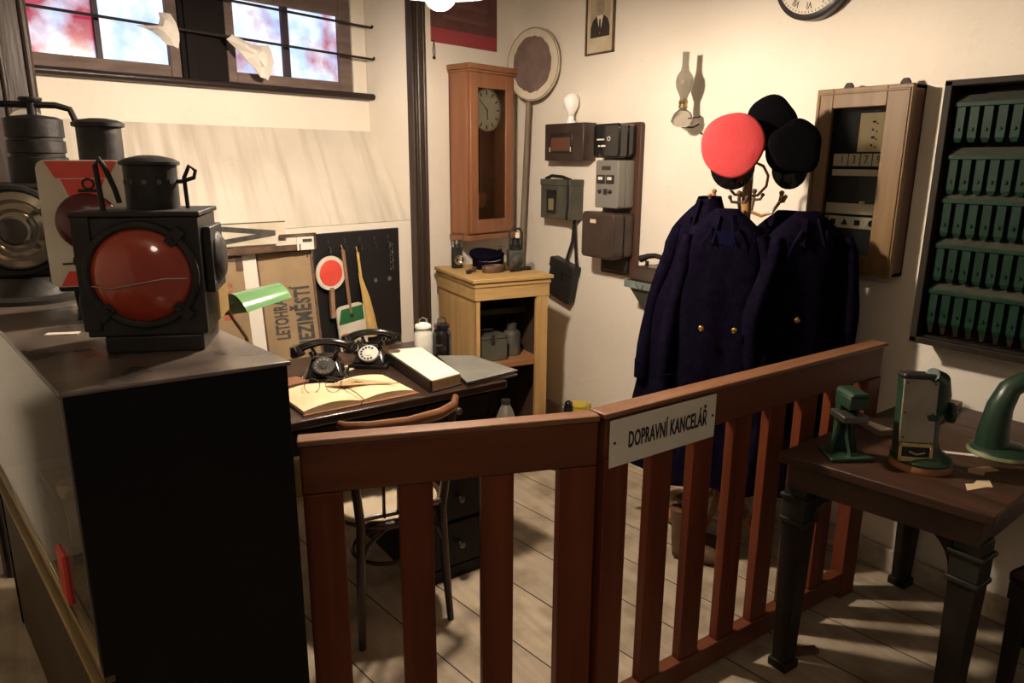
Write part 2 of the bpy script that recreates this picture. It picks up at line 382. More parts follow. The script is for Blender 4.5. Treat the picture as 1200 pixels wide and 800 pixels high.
# ================================================================== THE ROOM
struct(MB().box(-2.2, XW+.2, -.6, 4.6, -.06, 0).obj('floor', M_FLOOR))
struct(MB().box(-2.2, XW+.2, -.6, 4.6, 2.75, 2.85).obj('ceiling', M_CEIL))
struct(MB().box(-2.4, -2.2, -.6, 4.6, 0, 2.75).obj('wall_left', M_WALL))
struct(MB().box(XW, XW+.2, -.6, 4.6, 0, 2.75).obj('wall_right', M_WALL))
struct(MB().box(XW-.022, XW, -.6, 3.9, 0, .095).obj('baseboard_right', M_BASEB, bevel=.004))
TB = Matrix.Translation(P0) @ Matrix.Rotation(BANG, 4, 'Z')
wb = MB(TB)
wb.box(-.885, .2, 0, .4, 0, 2.75)
wb.box(-5.1, -.885, 0, .4, 0, 1.27)
wb.box(-5.1, -2.74, 0, .4, 1.27, 2.75)
wb.add([(-.885, 0, 1.27), (-.915, .30, 1.27), (-.885, .4, 1.27), (-.885, 0, 2.75), (-.915, .30, 2.75), (-.885, .4, 2.75)], [(0, 1, 4, 3), (1, 2, 5, 4), (2, 0, 3, 5), (0, 2, 1), (3, 4, 5)])
wb.box(-2.74, -.885, .30, .4, 1.27, 1.945)
wb.box(-2.74, -.885, .30, .4, 2.47, 2.75)
wb.box(-1.0, -.885, .32, .4, 1.9, 2.5)
struct(wb.obj('wall_back', M_WALL, smooth=0))
sl = MB(TB); sl.add([(-2.74, -.0, 1.272), (-.89, -.0, 1.272), (-.912, .30, 1.757), (-2.74, .30, 1.757), (-2.74, .30, 1.27), (-.912, .30, 1.27)],
                   [(0, 1, 2, 3), (0, 3, 4), (1, 5, 2), (0, 4, 5, 1), (3, 2, 5, 4)])
struct(sl.obj('trim_1', M_SLOPE, smooth=0))
# posts framing the recess
for nme, (a, b) in (('trim_2', (-.885, -.785)), ('trim_3', (-3.02, -2.67))):
    p = MB(TB); p.box(a, b, -.05, 0, 0, 2.75)
    wdt = b-a
    p.box(a+.012, b-.012, -.062, -.05, 0, 2.75); p.cyl((a+wdt*.3, -.062, 0), (a+wdt*.3, -.062, 2.75), .010, n=10); p.cyl((a+wdt*.7, -.062, 0), (a+wdt*.7, -.062, 2.75), .010, n=10)
    if wdt > .2: p.cyl((a+wdt*.5, -.062, 0), (a+wdt*.5, -.062, 2.75), .014, n=10); p.cyl((b-.02, -.06, 0), (b-.02, -.06, 2.75), .014, n=10)
    struct(p.obj(nme, M_POST, bevel=.003))
# windows
def window(name, x0, x1, gx, z0, z1, gz0, gz1, panes):
    f = MB(TB); y0, y1 = .295, .345
    f.box(x0, gx[0], y0, y1, z0, z1); f.box(gx[3], x1, y0, y1, z0, z1)
    f.box(gx[0], gx[3], y0, y1, z0, gz0); f.box(gx[0], gx[3], y0, y1, gz1, z1)
    fo = struct(f.obj(name, M_FRAME, bevel=.004))
    m = MB(TB); m.box(gx[1], gx[2], y0+.008, y1-.005, gz0, gz1); m.obj('glazing_bar', M_MUNT, fo)
    for (a, b), pm in zip(((gx[0], gx[1]), (gx[2], gx[3])), panes):
        g = MB(TB); g.box(a, b, .322, .327, gz0, gz1); g.obj('window_pane', pm, fo, smooth=0)
    return fo
w1 = window('window_1', -2.66, -1.972, (-2.60, -2.325, -2.303, -2.02), 1.955, 2.44, 2.012, 2.38, (M_PANE_R, M_PANE_W))
w2 = window('window_2', -1.745, -1.024, (-1.70, -1.437, -1.400, -1.100), 1.955, 2.44, 2.010, 2.345, (M_PANE_M, M_PANE_M))
MB(TB).box(-1.752, -1.746, .34, .345, 1.97, 2.44).obj('window_gap_light', M_PANE_W, w2)
sb = MB(TB)
sb.box(-2.70, -.905, .262, .32, 1.925, 1.960); sb.cyl((-2.70, .262, 1.942), (-.905, .262, 1.942), .0175, n=14)
struct(sb.obj('trim_4', M_SILL, bevel=.003))
cm = MB(TB); cm.box(-1.972, -1.752, .285, .35, 1.955, 2.47); cm.box(-1.95, -1.90, .272, .29, 1.955, 2.47)
struct(cm.obj('trim_5', M_MULL, bevel=.004))
for k, (a, b, za, zb) in enumerate(((-2.60, -.935, 2.172, 2.135), (-2.60, -.94, 2.330, 2.297))):
    r_ = MB(TB); r_.cyl((a, .215, za), (b, .215, zb), .0062, n=8); r_.tube([(b, .215, zb), (b+.004, .215, zb+.012)], .007)
    tag(r_.obj('window_bar', M_IRON), ('lower' if k == 0 else 'upper')+' thin dark iron bar running across both windows', 'bar', 'iron bars across the windows')
def crumple(name, pts, lab, seed):
    random.seed(seed); q = MB(TB)
    cx = sum(p[0] for p in pts)/len(pts); cz = sum(p[1] for p in pts)/len(pts)
    ring = []
    for i, p in enumerate(pts):
        a = pts[(i+1) % len(pts)]
        ring += [(p[0], .205+random.uniform(-.006, .006), p[1]), ((p[0]+a[0])/2, .196+random.uniform(-.01, .01), (p[1]+a[1])/2)]
    n = len(ring); inner = [((x+cx)/2, .180+random.uniform(-.015, .01), (z+cz)/2) for x, y, z in ring]
    vs = ring+inner+[(cx, .178, cz)]+[(x, y+.004, z) for x, y, z in ring]+[(x, y+.004, z) for x, y, z in inner]+[(cx, .182, cz)]
    m = 2*n+1; fs = []
    for o_ in (0, m):
        for i in range(n):
            k = (i+1) % n
            fs.append((o_+i, o_+k, o_+n+k, o_+n+i)); fs.append((o_+n+i, o_+n+k, o_+2*n))
    for i in range(n): fs.append((i, (i+1) % n, m+(i+1) % n, m+i))
    q.add(vs, fs); tag(q.obj(name, M_CLOTH, smooth=20), lab, 'scrap')
crumple('torn_fabric_scrap', [(-2.19, 2.150), (-2.10, 2.16), (-2.09, 2.215), (-2.04, 2.215), (-2.01, 2.14), (-2.02, 2.075), (-2.07, 2.085), (-2.13, 2.135)], 'torn off-white scrap caught on the iron bar at the left window', 2)
crumple('torn_paper_scrap', [(-1.79, 2.14), (-1.76, 2.165), (-1.66, 2.13), (-1.58, 2.135), (-1.55, 2.06), (-1.59, 1.975), (-1.63, 1.985), (-1.70, 2.06)], 'long folded off-white scrap hanging from the bar at the right window', 5)
# lamp over the desk
lr = thing('pendant_lamp', 'glowing round pendant lamp hanging over the desk', 'lamp', LAMP_POS)
MB().ball((0, 0, 0), LAMP_R, n=16, m=10).obj('glass_globe', M_BULB, lr)
sh = MB(); sh.lathe([(.045, .10), (.05, .085), (.235, .020), (.24, .021), (.052, .092), (.047, .108)], 32); sh.obj('lamp_shade', mat('enamel_shade', (.5, .5, .47), .4), lr)
MB().cyl((0, 0, .05), (0, 0, .13), .022, .018).obj('lamp_socket', M_GLOSS, lr)
MB().cyl((0, 0, .12), (0, 0, 2.75-LAMP_POS.z), .004).obj('lamp_cord', M_BLACK, lr)

# ================================================================== FENCE AND GATE
fe = thing('wooden_fence', 'red-brown slatted wooden barrier running to the right wall, carrying an enamel sign', 'fence', (1.185, 1.30, 0))
FL = 2.50-1.185
MB().box(0, FL, -.022, .022, .862, .972).obj('top_rail', M_GATEX, fe, bevel=.004)
MB().box(-.01, FL+.01, -.032, .032, .972, .985).obj('rail_cap', wood('rail_cap_pale', (.13, .050, .022), (.25, .12, .06), rough=.4, axis='x'), fe, bevel=.004)  # cap wood in a paler brown than the rail below
MB().box(0, FL, -.022, .022, .03, .105).obj('bottom_rail', M_GATEX, fe, bevel=.004)
MB().box(0, .085, -.026, .026, 0, .862).obj('fence_post', M_GATE, fe, bevel=.004)
MB().box(FL-.09, FL, -.026, .026, 0, .862).obj('fence_post', M_GATE, fe, bevel=.004)
for x in (1.365, 1.535, 1.708, 1.878, 2.048, 2.212):
    MB().box(x-1.185, x-1.185+.083, -.016, .016, .105, .862).obj('fence_slat', M_GATE, fe, bevel=.003)
sg = thing('office_sign', 'white enamel sign reading DOPRAVNÍ KANCELÁŘ screwed to the barrier rail', 'sign', (1.185+.012, 1.30-.024, .845))
MB().box(0, .405, -.004, 0, -.012, .118).obj('sign_plate', M_WHITE, sg, bevel=.002)
text('DOPRAVNÍ KANCELÁŘ', .062, M_INK, sg, T(.215, -.005, .052), sx=.45, bold=.0012, space=1.06)
for x in (.016, .392): MB().cyl((x, -.0055, .055), (x, -.003, .055), .004, n=10).obj('screw', M_IRON, sg)
ga = thing('wooden_gate', 'red-brown slatted gate in the foreground beside the black display case', 'gate', (.495, 1.558, 0), math.degrees(math.atan2(1.305-1.558, 1.175-.495)))
GL = math.hypot(1.175-.495, 1.305-1.558)
MB().box(0, GL, -.022, .022, .845, .965).obj('top_rail', M_GATEX, ga, bevel=.005)
MB().box(-.004, GL+.003, -.026, .026, .965, .98).obj('rail_cap', bpy.data.materials['rail_cap_pale'], ga, bevel=.004)
MB().box(0, GL, -.020, .020, .08, .16).obj('bottom_rail', M_GATEX, ga, bevel=.004)
MB().box(.002, .092, -.024, .024, .03, .845).obj('gate_stile', M_GATE, ga, bevel=.004)
MB().box(GL-.098, GL-.002, -.024, .024, .03, .845).obj('gate_stile', M_GATE, ga, bevel=.004)
for x in (.222, .425): MB().box(x, x+.083, -.016, .016, .16, .845).obj('gate_slat', M_GATE, ga, bevel=.003)

# ================================================================== BLACK DISPLAY CASE
vi = thing('display_case', 'tall black display case with a glass side at the left foreground', 'display case', (.048, 1.447, 0), -2)
VW, VD, VH = .395, 1.40, 1.2
SHV = Matrix(((1, -.16, 0, 0), (0, 1, 0, 0), (0, 0, 1, 0), (0, 0, 0, 1)))   # the case is a parallelogram in plan
MB(SHV).box(-.006, VW+.006, -.006, VD+.006, VH-.009, VH).obj('case_top', M_VIT, vi, bevel=.003)
MB(SHV).box(0, VW, 0, .022, 0, VH-.009).obj('end_panel', M_VITD, vi, bevel=.002)
MB(SHV).box(0, VW, VD-.022, VD, 0, VH-.009).obj('end_panel', M_VITD, vi)
MB(SHV).box(VW-.02, VW, .022, VD-.022, 0, VH-.009).obj('back_panel', M_VITD, vi)
MB(SHV).box(VW-.026, VW-.0205, .024, VD-.024, .60, VH-.03).obj('white_liner', M_LINER, vi)
MB(SHV).box(.02, VW-.03, .022, VD-.022, .565, .59).obj('case_floor', M_VITB, vi)
MB(SHV).box(.004, .02, .022, VD-.022, 0, .60).obj('base_panel', M_VITB, vi)
MB(SHV).box(.006, .011, .022, VD-.022, .62, VH-.03).obj('glass_pane', mat('case_glass', (.97, 1, .98), .02, trans=1, ior=1.10), vi)
br = MB(SHV); br.box(0, .02, .0, VD, .60, .618); br.box(-.012, .01, .02, VD, .565, .572)
br.obj('brass_edging', M_BRASS, vi, bevel=.002)
MB(SHV).box(.0, .008, .0225, .03, .618, VH-.03).obj('glass_frame', M_GREYM, vi)
# machine inside the case
im = thing('telegraph_apparatus', 'old dark metal apparatus with a red plate behind the glass of the display case', 'apparatus', (.092, 1.88, .592), 7)
q = MB(); q.box(-.09, .09, -.15, .15, 0, .02); q.box(-.07, .07, -.12, .12, .02, .12); q.obj('base', M_BLACKM, im, bevel=.004)
q = MB(); q.tube([(-.08, -.13, .02), (-.08, -.13, .24), (-.08, -.10, .275), (-.08, .10, .275), (-.08, .13, .24), (-.08, .13, .02)], .008)
q.tube([(.08, -.13, .02), (.08, -.13, .24), (.08, -.10, .275), (.08, .10, .275), (.08, .13, .24), (.08, .13, .02)], .008)
q.tube([(-.08, -.1, .27), (.08, -.1, .27)], .006); q.tube([(-.08, .1, .27), (.08, .1, .27)], .006); q.tube([(-.08, -.13, .18), (-.08, .13, .18)], .006); q.obj('carrying_frame', M_BLACKM, im)
q = MB(); q.lathe([(.05, -.05), (.06, -.03), (.06, .03), (.05, .05)], 20, T(-.01, -.02, .18, 0, 90, 0)); q.cyl((0, .07, .12), (0, .07, .23), .02); q.obj('drum', M_GREYM, im)
MB().box(-.098, -.091, -.14, -.07, .04, .16).obj('red_plate', M_PLRED, im)
im2 = thing('signal_receiver', 'squat brass and wood instrument low inside the glass display case', 'instrument', (.075, 2.22, .592), 8)
q = MB(); q.box(-.09, .09, -.12, .12, 0, .05); q.obj('base', M_CASEW, im2, bevel=.004)
q = MB(); q.cyl((0, -.05, .05), (0, -.05, .12), .035); q.cyl((0, .05, .05), (0, .05, .12), .035); q.obj('coil', M_BRASS, im2)
card = MB(); card.box(-.035, .035, -.012, .012, 0, .0015); co = card.obj('paper_label', M_PAPERW)
co.location = (.085, 1.955, 1.2005); co.rotation_euler = (0, 0, R(-22)); tag(co, 'small blank white paper slip lying on the display case top', 'label')

# ---- front lantern, red lens
la = thing('signal_lantern', 'square black signal lantern with large round red lens, front of display case', 'lantern', (.146, 1.694, 1.2), -23.4)
q = MB(); q.box(.0, .195, .0, .17, 0, .036); q.obj('base', M_BLACK, la, bevel=.004)
q = MB(); q.box(-.03, .205, .0, .185, .036, .285); q.obj('body', M_BLACK, la, bevel=.004)
q = MB(); q.box(-.038, .210, -.008, .19, .285, .295); q.box(-.034, .0, -.006, .0, .05, .285); q.obj('roof_plate', M_GREYM if False else M_BLACKM, la, bevel=.002)
lc = (.088, .165)
q = MB(); q.ring(.104, .009, T(lc[0], -.004, lc[1], 90, 0, 0), 40, 10); q.obj('lens_ring', M_BLACKM, la)
q = MB(); q.lathe([(.099, 0), (.094, .010), (.07, .022), (.035, .030), (.0001, .033)], 40, T(lc[0], .0, lc[1], 90, 0, 0)); q.obj('red_lens', M_LENSRED, la, smooth=60)
q = MB(); q.tube([(lc[0]-.093, -.017, lc[1]-.018), (lc[0]-.05, -.029, lc[1]-.022), (lc[0], -.036, lc[1]-.012), (lc[0]+.05, -.030, lc[1]-.004), (lc[0]+.09, -.018, lc[1]-.006)], .0016, 6); q.obj('guard_wire', M_CHROME, la)
for a in (48, 225, 315):
    q = MB(); q.box(-.011, .028, -.016, -.004, -.011, .011, T(lc[0]+.098*math.cos(R(a)), 0, lc[1]+.098*math.sin(R(a)), 0, -a, 0)); q.cyl((lc[0]+.098*math.cos(R(a)), -.024, lc[1]+.098*math.sin(R(a))), (lc[0]+.098*math.cos(R(a)), -.012, lc[1]+.098*math.sin(R(a))), .005)
    q.obj('lens_clip', M_BLACKM, la, bevel=.001)
q = MB(T(.098, .105, 0)); q.lathe([(.053, .29), (.053, .385), (.060, .387), (.060, .393), (.047, .400), (.02, .406), (.0001, .407)], 32); q.obj('chimney', M_BLACKM, la)
for k in range(5):
    a = R(-150+30*k); q = MB(); q.cyl((.098+.0515*math.cos(a), .105+.0515*math.sin(a), .352), (.098+.055*math.cos(a), .105+.055*math.sin(a), .352), .0055, n=10); q.obj('vent_hole', M_GREYM, la)
q = MB(); q.tube([(.02, .03, .29), (.015, .03, .385), (.022, .034, .398), (.03, .04, .38), (.04, .05, .34), (.045, .055, .31)], .0055)
q.obj('handle_lug', M_BLACKM, la)
q = MB(); q.tube([(.168, .10, .29), (.166, .10, .36), (.178, .10, .385), (.19, .10, .375), (.186, .10, .36), (.16, .10, .352), (.15, .10, .352)], .0045)
q.obj('handle_lug', M_BLACKM, la)
q = MB(); q.lathe([(.055, 0), (.055, .02), (.04, .03)], 24, T(.205, .095, .19, 0, 90, 0)); q.box(.205, .222, .03, .16, .12, .26); q.obj('side_shutter', M_BLACKM, la, bevel=.003)
MB().box(.222, .225, .045, .15, .06, .12).obj('side_lens', mat('amber_side_lens', (.45, .30, .12), .2), la)

# ---- red and white plate lamp
lb = thing('tail_lamp', 'tail lamp with red and white warning plate and dark red lens, behind the front lantern', 'lamp', (.085, 2.12, 1.2), -12)
q = MB(); q.prism(rrect(0, .19, .085, .395, .022), 0, .006); q.obj('warning_plate', M_PLATE, lb, bevel=.001)
q = MB(); q.prism([(.02, .392), (.175, .392), (.118, .285), (.072, .285)], -.0025, .0); q.obj('red_triangle', M_PLRED, lb)
q = MB(); q.prism([(.02, .088), (.175, .088), (.118, .18), (.072, .18)], -.0025, .0); q.obj('red_triangle', M_PLRED, lb)
q = MB(); q.prism(rrect(.018, .172, .125, .352, .008), -.004, -.001); q.obj('inner_plate', M_PLATE, lb)
q = MB(); q.prism([(.05, .35), (.145, .35), (.118, .285), (.072, .285)], -.0055, -.004); q.obj('red_triangle', M_PLRED, lb)
q = MB(); q.lathe([(.072, 0), (.066, .012), (.03, .022), (.0001, .024)], 36, T(.098, -.004, .245, 90, 0, 0)); q.obj('dark_red_lens', M_LENSDK, lb, smooth=60)
q = MB(); q.ring(.012, .0025, T(.108, -.006, .338, 90, 0, 0), 20, 6); q.box(.085, .135, -.0075, -.0052, .318, .326); q.obj('plate_emblem', M_INK, lb)
q = MB(); q.ring(.02, .002, T(.075, -.006, .15, 90, 0, 0), 20, 6); q.box(.03, .11, -.0065, -.0052, .142, .146); q.obj('plate_emblem', M_INK, lb)
q = MB(); q.box(.01, .18, .02, .17, .07, .36); q.obj('body', M_BLACKM, lb, bevel=.006)
q = MB(); q.box(.05, .14, .006, .03, .10, .33); q.tube([(.065, .02, .10), (.05, .0, .0)], [.012, .014], 8, .4); q.tube([(.12, .16, .10), (.14, .2, .0)], .012); q.tube([(.03, .16, .10), (.03, .2, .0)], .012); q.obj('support_leg', M_BLACKM, lb)
q = MB(T(.135, .10, 0)); q.lathe([(.052, .36), (.052, .475), (.061, .478), (.061, .487), (.045, .494), (.02, .498), (.0001, .499)], 32); q.obj('chimney', M_BLACKM, lb)
# ---- lens lamp at far left
lcx = thing('locomotive_lamp', 'big dark locomotive lamp with a clear bullseye lens at the left edge', 'lamp', (-.06, 2.48, 1.2), -14)
q = MB(T(.10, .06, 0)); q.lathe([(.13, 0), (.13, .012), (.10, .02), (.085, .05), (.085, .07)], 36); q.obj('base', M_BLACKM, lcx)
q = MB(); q.box(-.0, .20, 0, .18, .07, .33); q.obj('body', M_BLACKM, lcx, bevel=.01)
q = MB(); q.lathe([(.122, 0), (.122, .03), (.112, .034), (.112, .006)], 40, T(.10, .0, .205, 90, 0, 0)); q.obj('lens_rim', M_BLACKM, lcx)
q = MB(); q.lathe([(.112, 0), (.108, .022), (.085, .030), (.078, .022), (.06, .034), (.054, .026), (.04, .036), (.0001, .046)], 40, T(.10, .0, .205, 90, 0, 0)); q.obj('bullseye_lens', mat('fresnel_glass', (.42, .38, .31), .08, metal=.75), lcx, smooth=25)
q = MB(); q.lathe([(.040, 0), (.034, .006), (.0001, .010)], 30, T(.10, -.040, .205, 90, 0, 0)); q.obj('lens_centre', mat('lens_dark_centre', (.05, .04, .03), .1, coat=.8), lcx)
q = MB(T(.155, .10, 0)); q.lathe([(.075, .33), (.075, .40), (.068, .402), (.068, .412), (.073, .414), (.073, .445), (.068, .447), (.068, .455), (.073, .457), (.073, .505), (.06, .512), (.0001, .52)], 32); q.obj('chimney', M_BLACKM, lcx)
q = MB(); q.tube([(.03, .10, .33), (.02, .10, .46), (.015, .10, .53), (.04, .10, .545), (.13, .10, .545), (.215, .10, .545), (.25, .10, .535), (.262, .10, .50)], .009); q.obj('carrying_handle', M_BLACKM, lcx)
q = MB(T(.155, .10, 0)); q.cyl((0, 0, .515), (0, 0, .555), .012); q.lathe([(.028, .555), (.03, .56), (.028, .565)], 24); q.obj('vent_cap', M_BLACKM, lcx)
# fourth lamp behind
ld = thing('hand_signal_disc', 'white signal disc with a brown centre standing behind the locomotive lamp', 'signal disc', (-.02, 2.72, 1.2), -12)
q = MB(); q.lathe([(.05, -.003), (.05, .003)], 32, T(.13, 0, .50, 90, 0, 0), 1, .8); q.obj('disc', M_PLATE, ld)
q = MB(); q.lathe([(.022, 0), (.022, .005)], 24, T(.13, 0, .50, 90, 0, 0), .7, 1); q.obj('disc_centre', M_LEATHB, ld)
q = MB(); q.box(.122, .138, -.004, .004, 0, .46); q.obj('stem', M_ROD, ld)
q = MB(); q.lathe([(.05, 0), (.05, .01), (.01, .016)], 24, T(.13, 0, 0)); q.obj('foot', M_BLACKM, ld)

# ================================================================== DESK
DZ = .78
dk = thing('writing_desk', 'dark pedestal writing desk covered with telephones and ledgers', 'desk', (.43, 2.20, 0))
DW, DD = 1.09, .76
MB().box(0, DW, 0, DD, DZ-.032, DZ).obj('desktop', M_DESK, dk, bevel=.006)
MB().box(.03, DW-.03, .03, DD-.03, DZ-.13, DZ-.032).obj('apron', M_DESKD, dk)
def pedestal(x0, x1):
    MB().box(x0, x1, .03, DD-.03, .03, DZ-.10).obj('pedestal', M_DESKD, dk, bevel=.003)
    MB().box(x0-.008, x1+.008, .02, DD-.02, 0, .05).obj('plinth', M_DESKD, dk)
    for (za, zb) in ((.06, .24), (.255, .43), (.445, .62)):
        d = MB().box(x0+.02, x1-.02, .014, .03, za, zb).obj('drawer', M_DESKD, dk, bevel=.003)
        k = MB(); k.lathe([(.006, 0), (.006, .012), (.014, .018), (.012, .028), (.0001, .032)], 16, T((x0+x1)/2, .014, (za+zb)/2, 90, 0, 0)); k.obj('knob', M_GREYM, d)
pedestal(.02, .10); pedestal(.72, 1.03)
for x in (.40, .62, .88):
    d = MB().box(x-.12, x+.12, .014, .03, DZ-.122, DZ-.045) if False else None
d = MB().box(.14, .69, .016, .03, DZ-.122, DZ-.042).obj('drawer', M_DESKD, dk, bevel=.003)
k = MB(); k.lathe([(.006, 0), (.006, .012), (.014, .018), (.012, .028), (.0001, .032)], 16, T(.58, .016, DZ-.082, 90, 0, 0)); k.obj('knob', M_GREYM, d)
d = MB().box(.74, 1.01, .016, .03, DZ-.122, DZ-.042).obj('drawer', M_DESKD, dk, bevel=.003)
k = MB(); k.lathe([(.006, 0), (.006, .012), (.014, .018), (.012, .028), (.0001, .032)], 16, T(.87, .016, DZ-.082, 90, 0, 0)); k.obj('knob', M_GREYM, d)

def telephone(x, y, rz, dialm, lab, hand_rz, s=1.0):
    t = thing('telephone', lab, 'telephone', (x, y, DZ), rz, 'black desk telephones'); t.scale = (s, s, s*.86)
    b = MB(); b.frustum((-.095, .095, -.095, .085, 0), (-.092, .092, -.092, .083, .026)); b.frustum((-.078, .078, -.085, .075, .026), (-.05, .05, -.018, .05, .112)); b.obj('body', M_GLOSS, t, bevel=.010, seg=3)
    ang = 52
    d = MB(T(0, -.062, .078, ang, 0, 0)); d.lathe([(.046, -.02), (.046, .004), (.042, .008), (.0001, .009)], 32); do = d.obj('dial', dialm, t)
    for k_ in range(10):
        a = R(60+27*k_); h_ = MB(T(0, -.062, .078, ang, 0, 0)); h_.cyl((.032*math.cos(a), .032*math.sin(a), .007), (.032*math.cos(a), .032*math.sin(a), .0105), .0058, n=10); h_.obj('finger_hole', M_INK if dialm is M_WHITE_D else M_GREYM, do)
    c = MB(T(0, -.062, .078, ang, 0, 0)); c.lathe([(.017, .008), (.015, .012), (.0001, .0125)], 20); c.obj('dial_centre', M_PAPERW if dialm is M_WHITE_D else M_BLACK, do)
    for sx_ in (-1, 1):
        cr = MB(); cr.tube([(sx_*.04, -.03, .105), (sx_*.055, -.035, .14)], .008); cr.tube([(sx_*.04, .04, .105), (sx_*.055, .045, .14)], .008); cr.tube([(sx_*.052, -.03, .125), (sx_*.052, .04, .125)], .006)
        cr.obj('cradle_prong', M_GLOSS, t)
    hd = MB(T(0, .005, .135, 0, 0, hand_rz))
    pts = []
    for i in range(13):
        u = -1+i/6; pts.append((u*.112, 0, .044-.034*u*u))
    hd.tube(pts, [.014+.004*abs(-1+i/6) for i in range(13)], 12, 1.2)
    for sx_ in (-1, 1):
        hd.lathe([(.020, .02), (.026, .0), (.032, -.022), (.031, -.032), (.02, -.036)], 24, T(sx_*.115, 0, .012, 0, sx_*18, 0))
    hd.obj('handset', M_GLOSS, t, smooth=50)
    return t
M_WHITE_D = mat('white_dial', (.55, .53, .48), .4)
M_DARK_D = mat('dark_dial', (.035, .033, .03), .3)
telephone(.955, 2.62, -26, M_DARK_D, 'black desk telephone with dark dial beside the old open ledger', 6, .92)
telephone(1.185, 2.70, -38, M_WHITE_D, 'black desk telephone with pale dial, nearer the white can', 14, .88)
# open ledger
ob = thing('open_ledger', 'large old yellowed open book lying at the front edge of the desk', 'book', (.73, 2.235, DZ), 2)
q = MB(); q.slab([(0, -.002), (.43, -.012), (.40, .26), (.02, .25)], 0, .004); q.obj('cover', M_BKBROWN, ob)
def page_block(x0, x1, lift, nm, m_):
    n = 9; vs = []; fs = []
    for i in range(n+1):
        u = i/n; x = x0+(x1-x0)*u; z = .008+lift*math.sin(math.pi*(.12+.8*u))
        for y in (.004, .245): vs += [(x, y, .004), (x, y, z)]
    for i in range(n):
        a = i*4; b = a+4
        fs += [(a+1, b+1, b+3, a+3), (a, a+2, b+2, b), (a, b, b+1, a+1), (a+2, a+3, b+3, b+2)]
    fs += [(0, 1, 3, 2), (n*4, n*4+2, n*4+3, n*4+1)]
    q = MB(); q.add(vs, fs); return q.obj(nm, m_, ob)
page_block(.005, .215, .022, 'pages', M_PAPER); page_block(.215, .415, .018, 'pages', M_PAPER)
q = MB(); q.tube([(.215, -.004, .02), (.212, .05, .03), (.215, .245, .024)], .0016, 6); q.tube([(.215, -.004, .02), (.20, -.010, .004)], .0016, 6); q.obj('binding_cord', M_COVER, ob)
gl = thing('spectacles', 'thin wire-rimmed spectacles resting on the open book', 'spectacles', (.85, 2.37, DZ+.030), -24)
q = MB(); q.ring(.026, .0011, T(-.036, 0, .022, 72, 0, 0), 28, 6); q.ring(.026, .0011, T(.036, 0, .022, 72, 0, 0), 28, 6); q.tube([(-.012, 0, .03), (0, -.003, .036), (.012, 0, .03)], .0012, 6); q.obj('rims', M_WIRE, gl)
for sx_ in (-1, 1): q = MB(); q.tube([(sx_*.061, 0, .026), (sx_*.066, .05, .022), (sx_*.064, .10, .006), (sx_*.058, .12, -.004)], .0011, 6); q.obj('temple', M_WIRE, gl)
st = thing('set_square', 'wooden set square with a hole lying across the open book', 'set square', (1.0, 2.40, DZ+.028), -24)
q = MB(); o3 = [(-.12, -.03), (.14, -.035), (-.03, .05)]; i3 = [(-.035, -.008), (.02, -.010), (-.015, .012)]
vs = [(x, y, z) for z in (0, .003) for x, y in o3+i3]
q.add(vs, [(0, 1, 4, 3), (1, 2, 5, 4), (2, 0, 3, 5), (6, 9, 10, 7), (7, 10, 11, 8), (8, 11, 9, 6), (0, 6, 7, 1), (1, 7, 8, 2), (2, 8, 6, 0), (3, 4, 10, 9), (4, 5, 11, 10), (5, 3, 9, 11)])
q.obj('blade', M_TRI, st, smooth=0)
# ledger block
lg = thing('thick_ledger', 'thick ledger pad with a cream top page, between the telephones and the grey folder', 'book', (1.205, 2.225, DZ))
sp = [(0, 0), (.135, .025), (.20, .46), (.05, .50)]
q = MB(); q.slab([(-.006, -.006), (.141, .020), (.206, .466), (.044, .506)], 0, .006); q.obj('back_cover', M_COVER, lg)
q = MB(); q.slab(sp, .006, .042); q.obj('page_block', M_EDGE, lg)
q = MB(); q.slab([(.002, .004), (.133, .028), (.197, .456), (.052, .494)], .042, .0445); q.obj('top_page', M_PAPERW, lg)
q = MB(); q.slab([(-.010, -.004), (-.001, -.004), (.049, .50), (.040, .505)], .0, .046); q.obj('spine', M_COVER, lg)
# folder
fo = thing('document_folder', 'grey cloth document folder overhanging the right corner of the desk', 'folder', (1.335, 2.205, DZ))
q = MB(); q.slab([(.01, .0), (.25, .02), (.23, .30), (.105, .385)], 0, .008); q.obj('lower_cover', M_FOLDER, fo)
q = MB(); q.slab([(.03, .012), (.245, .032), (.225, .30), (.11, .37)], .008, .016); q.obj('papers', M_PAPERW, fo)
q = MB(); q.slab([(.005, -.004), (.255, .024), (.225, .31), (.10, .39)], .016, .022); q.obj('upper_cover', M_FOLDER, fo)
bb = thing('small_book', 'small reddish brown book left of the dark-dial telephone', 'book', (.80, 2.56, DZ), 12)
q = MB(); q.box(-.07, .05, -.04, .05, 0, .004); q.box(-.07, .05, -.04, .05, .022, .026); q.obj('cover', M_BKBROWN, bb); MB().box(-.068, .046, -.037, .05, .004, .022).obj('pages', M_PAPERW, bb)
pc = MB(); pc.box(-.035, .035, -.03, .03, 0, .002); pco = pc.obj('note_card', M_PAPERW); pco.location = (1.09, 2.70, DZ); pco.rotation_euler = (0, 0, R(20)); tag(pco, 'small white card lying between the two telephones', 'card')
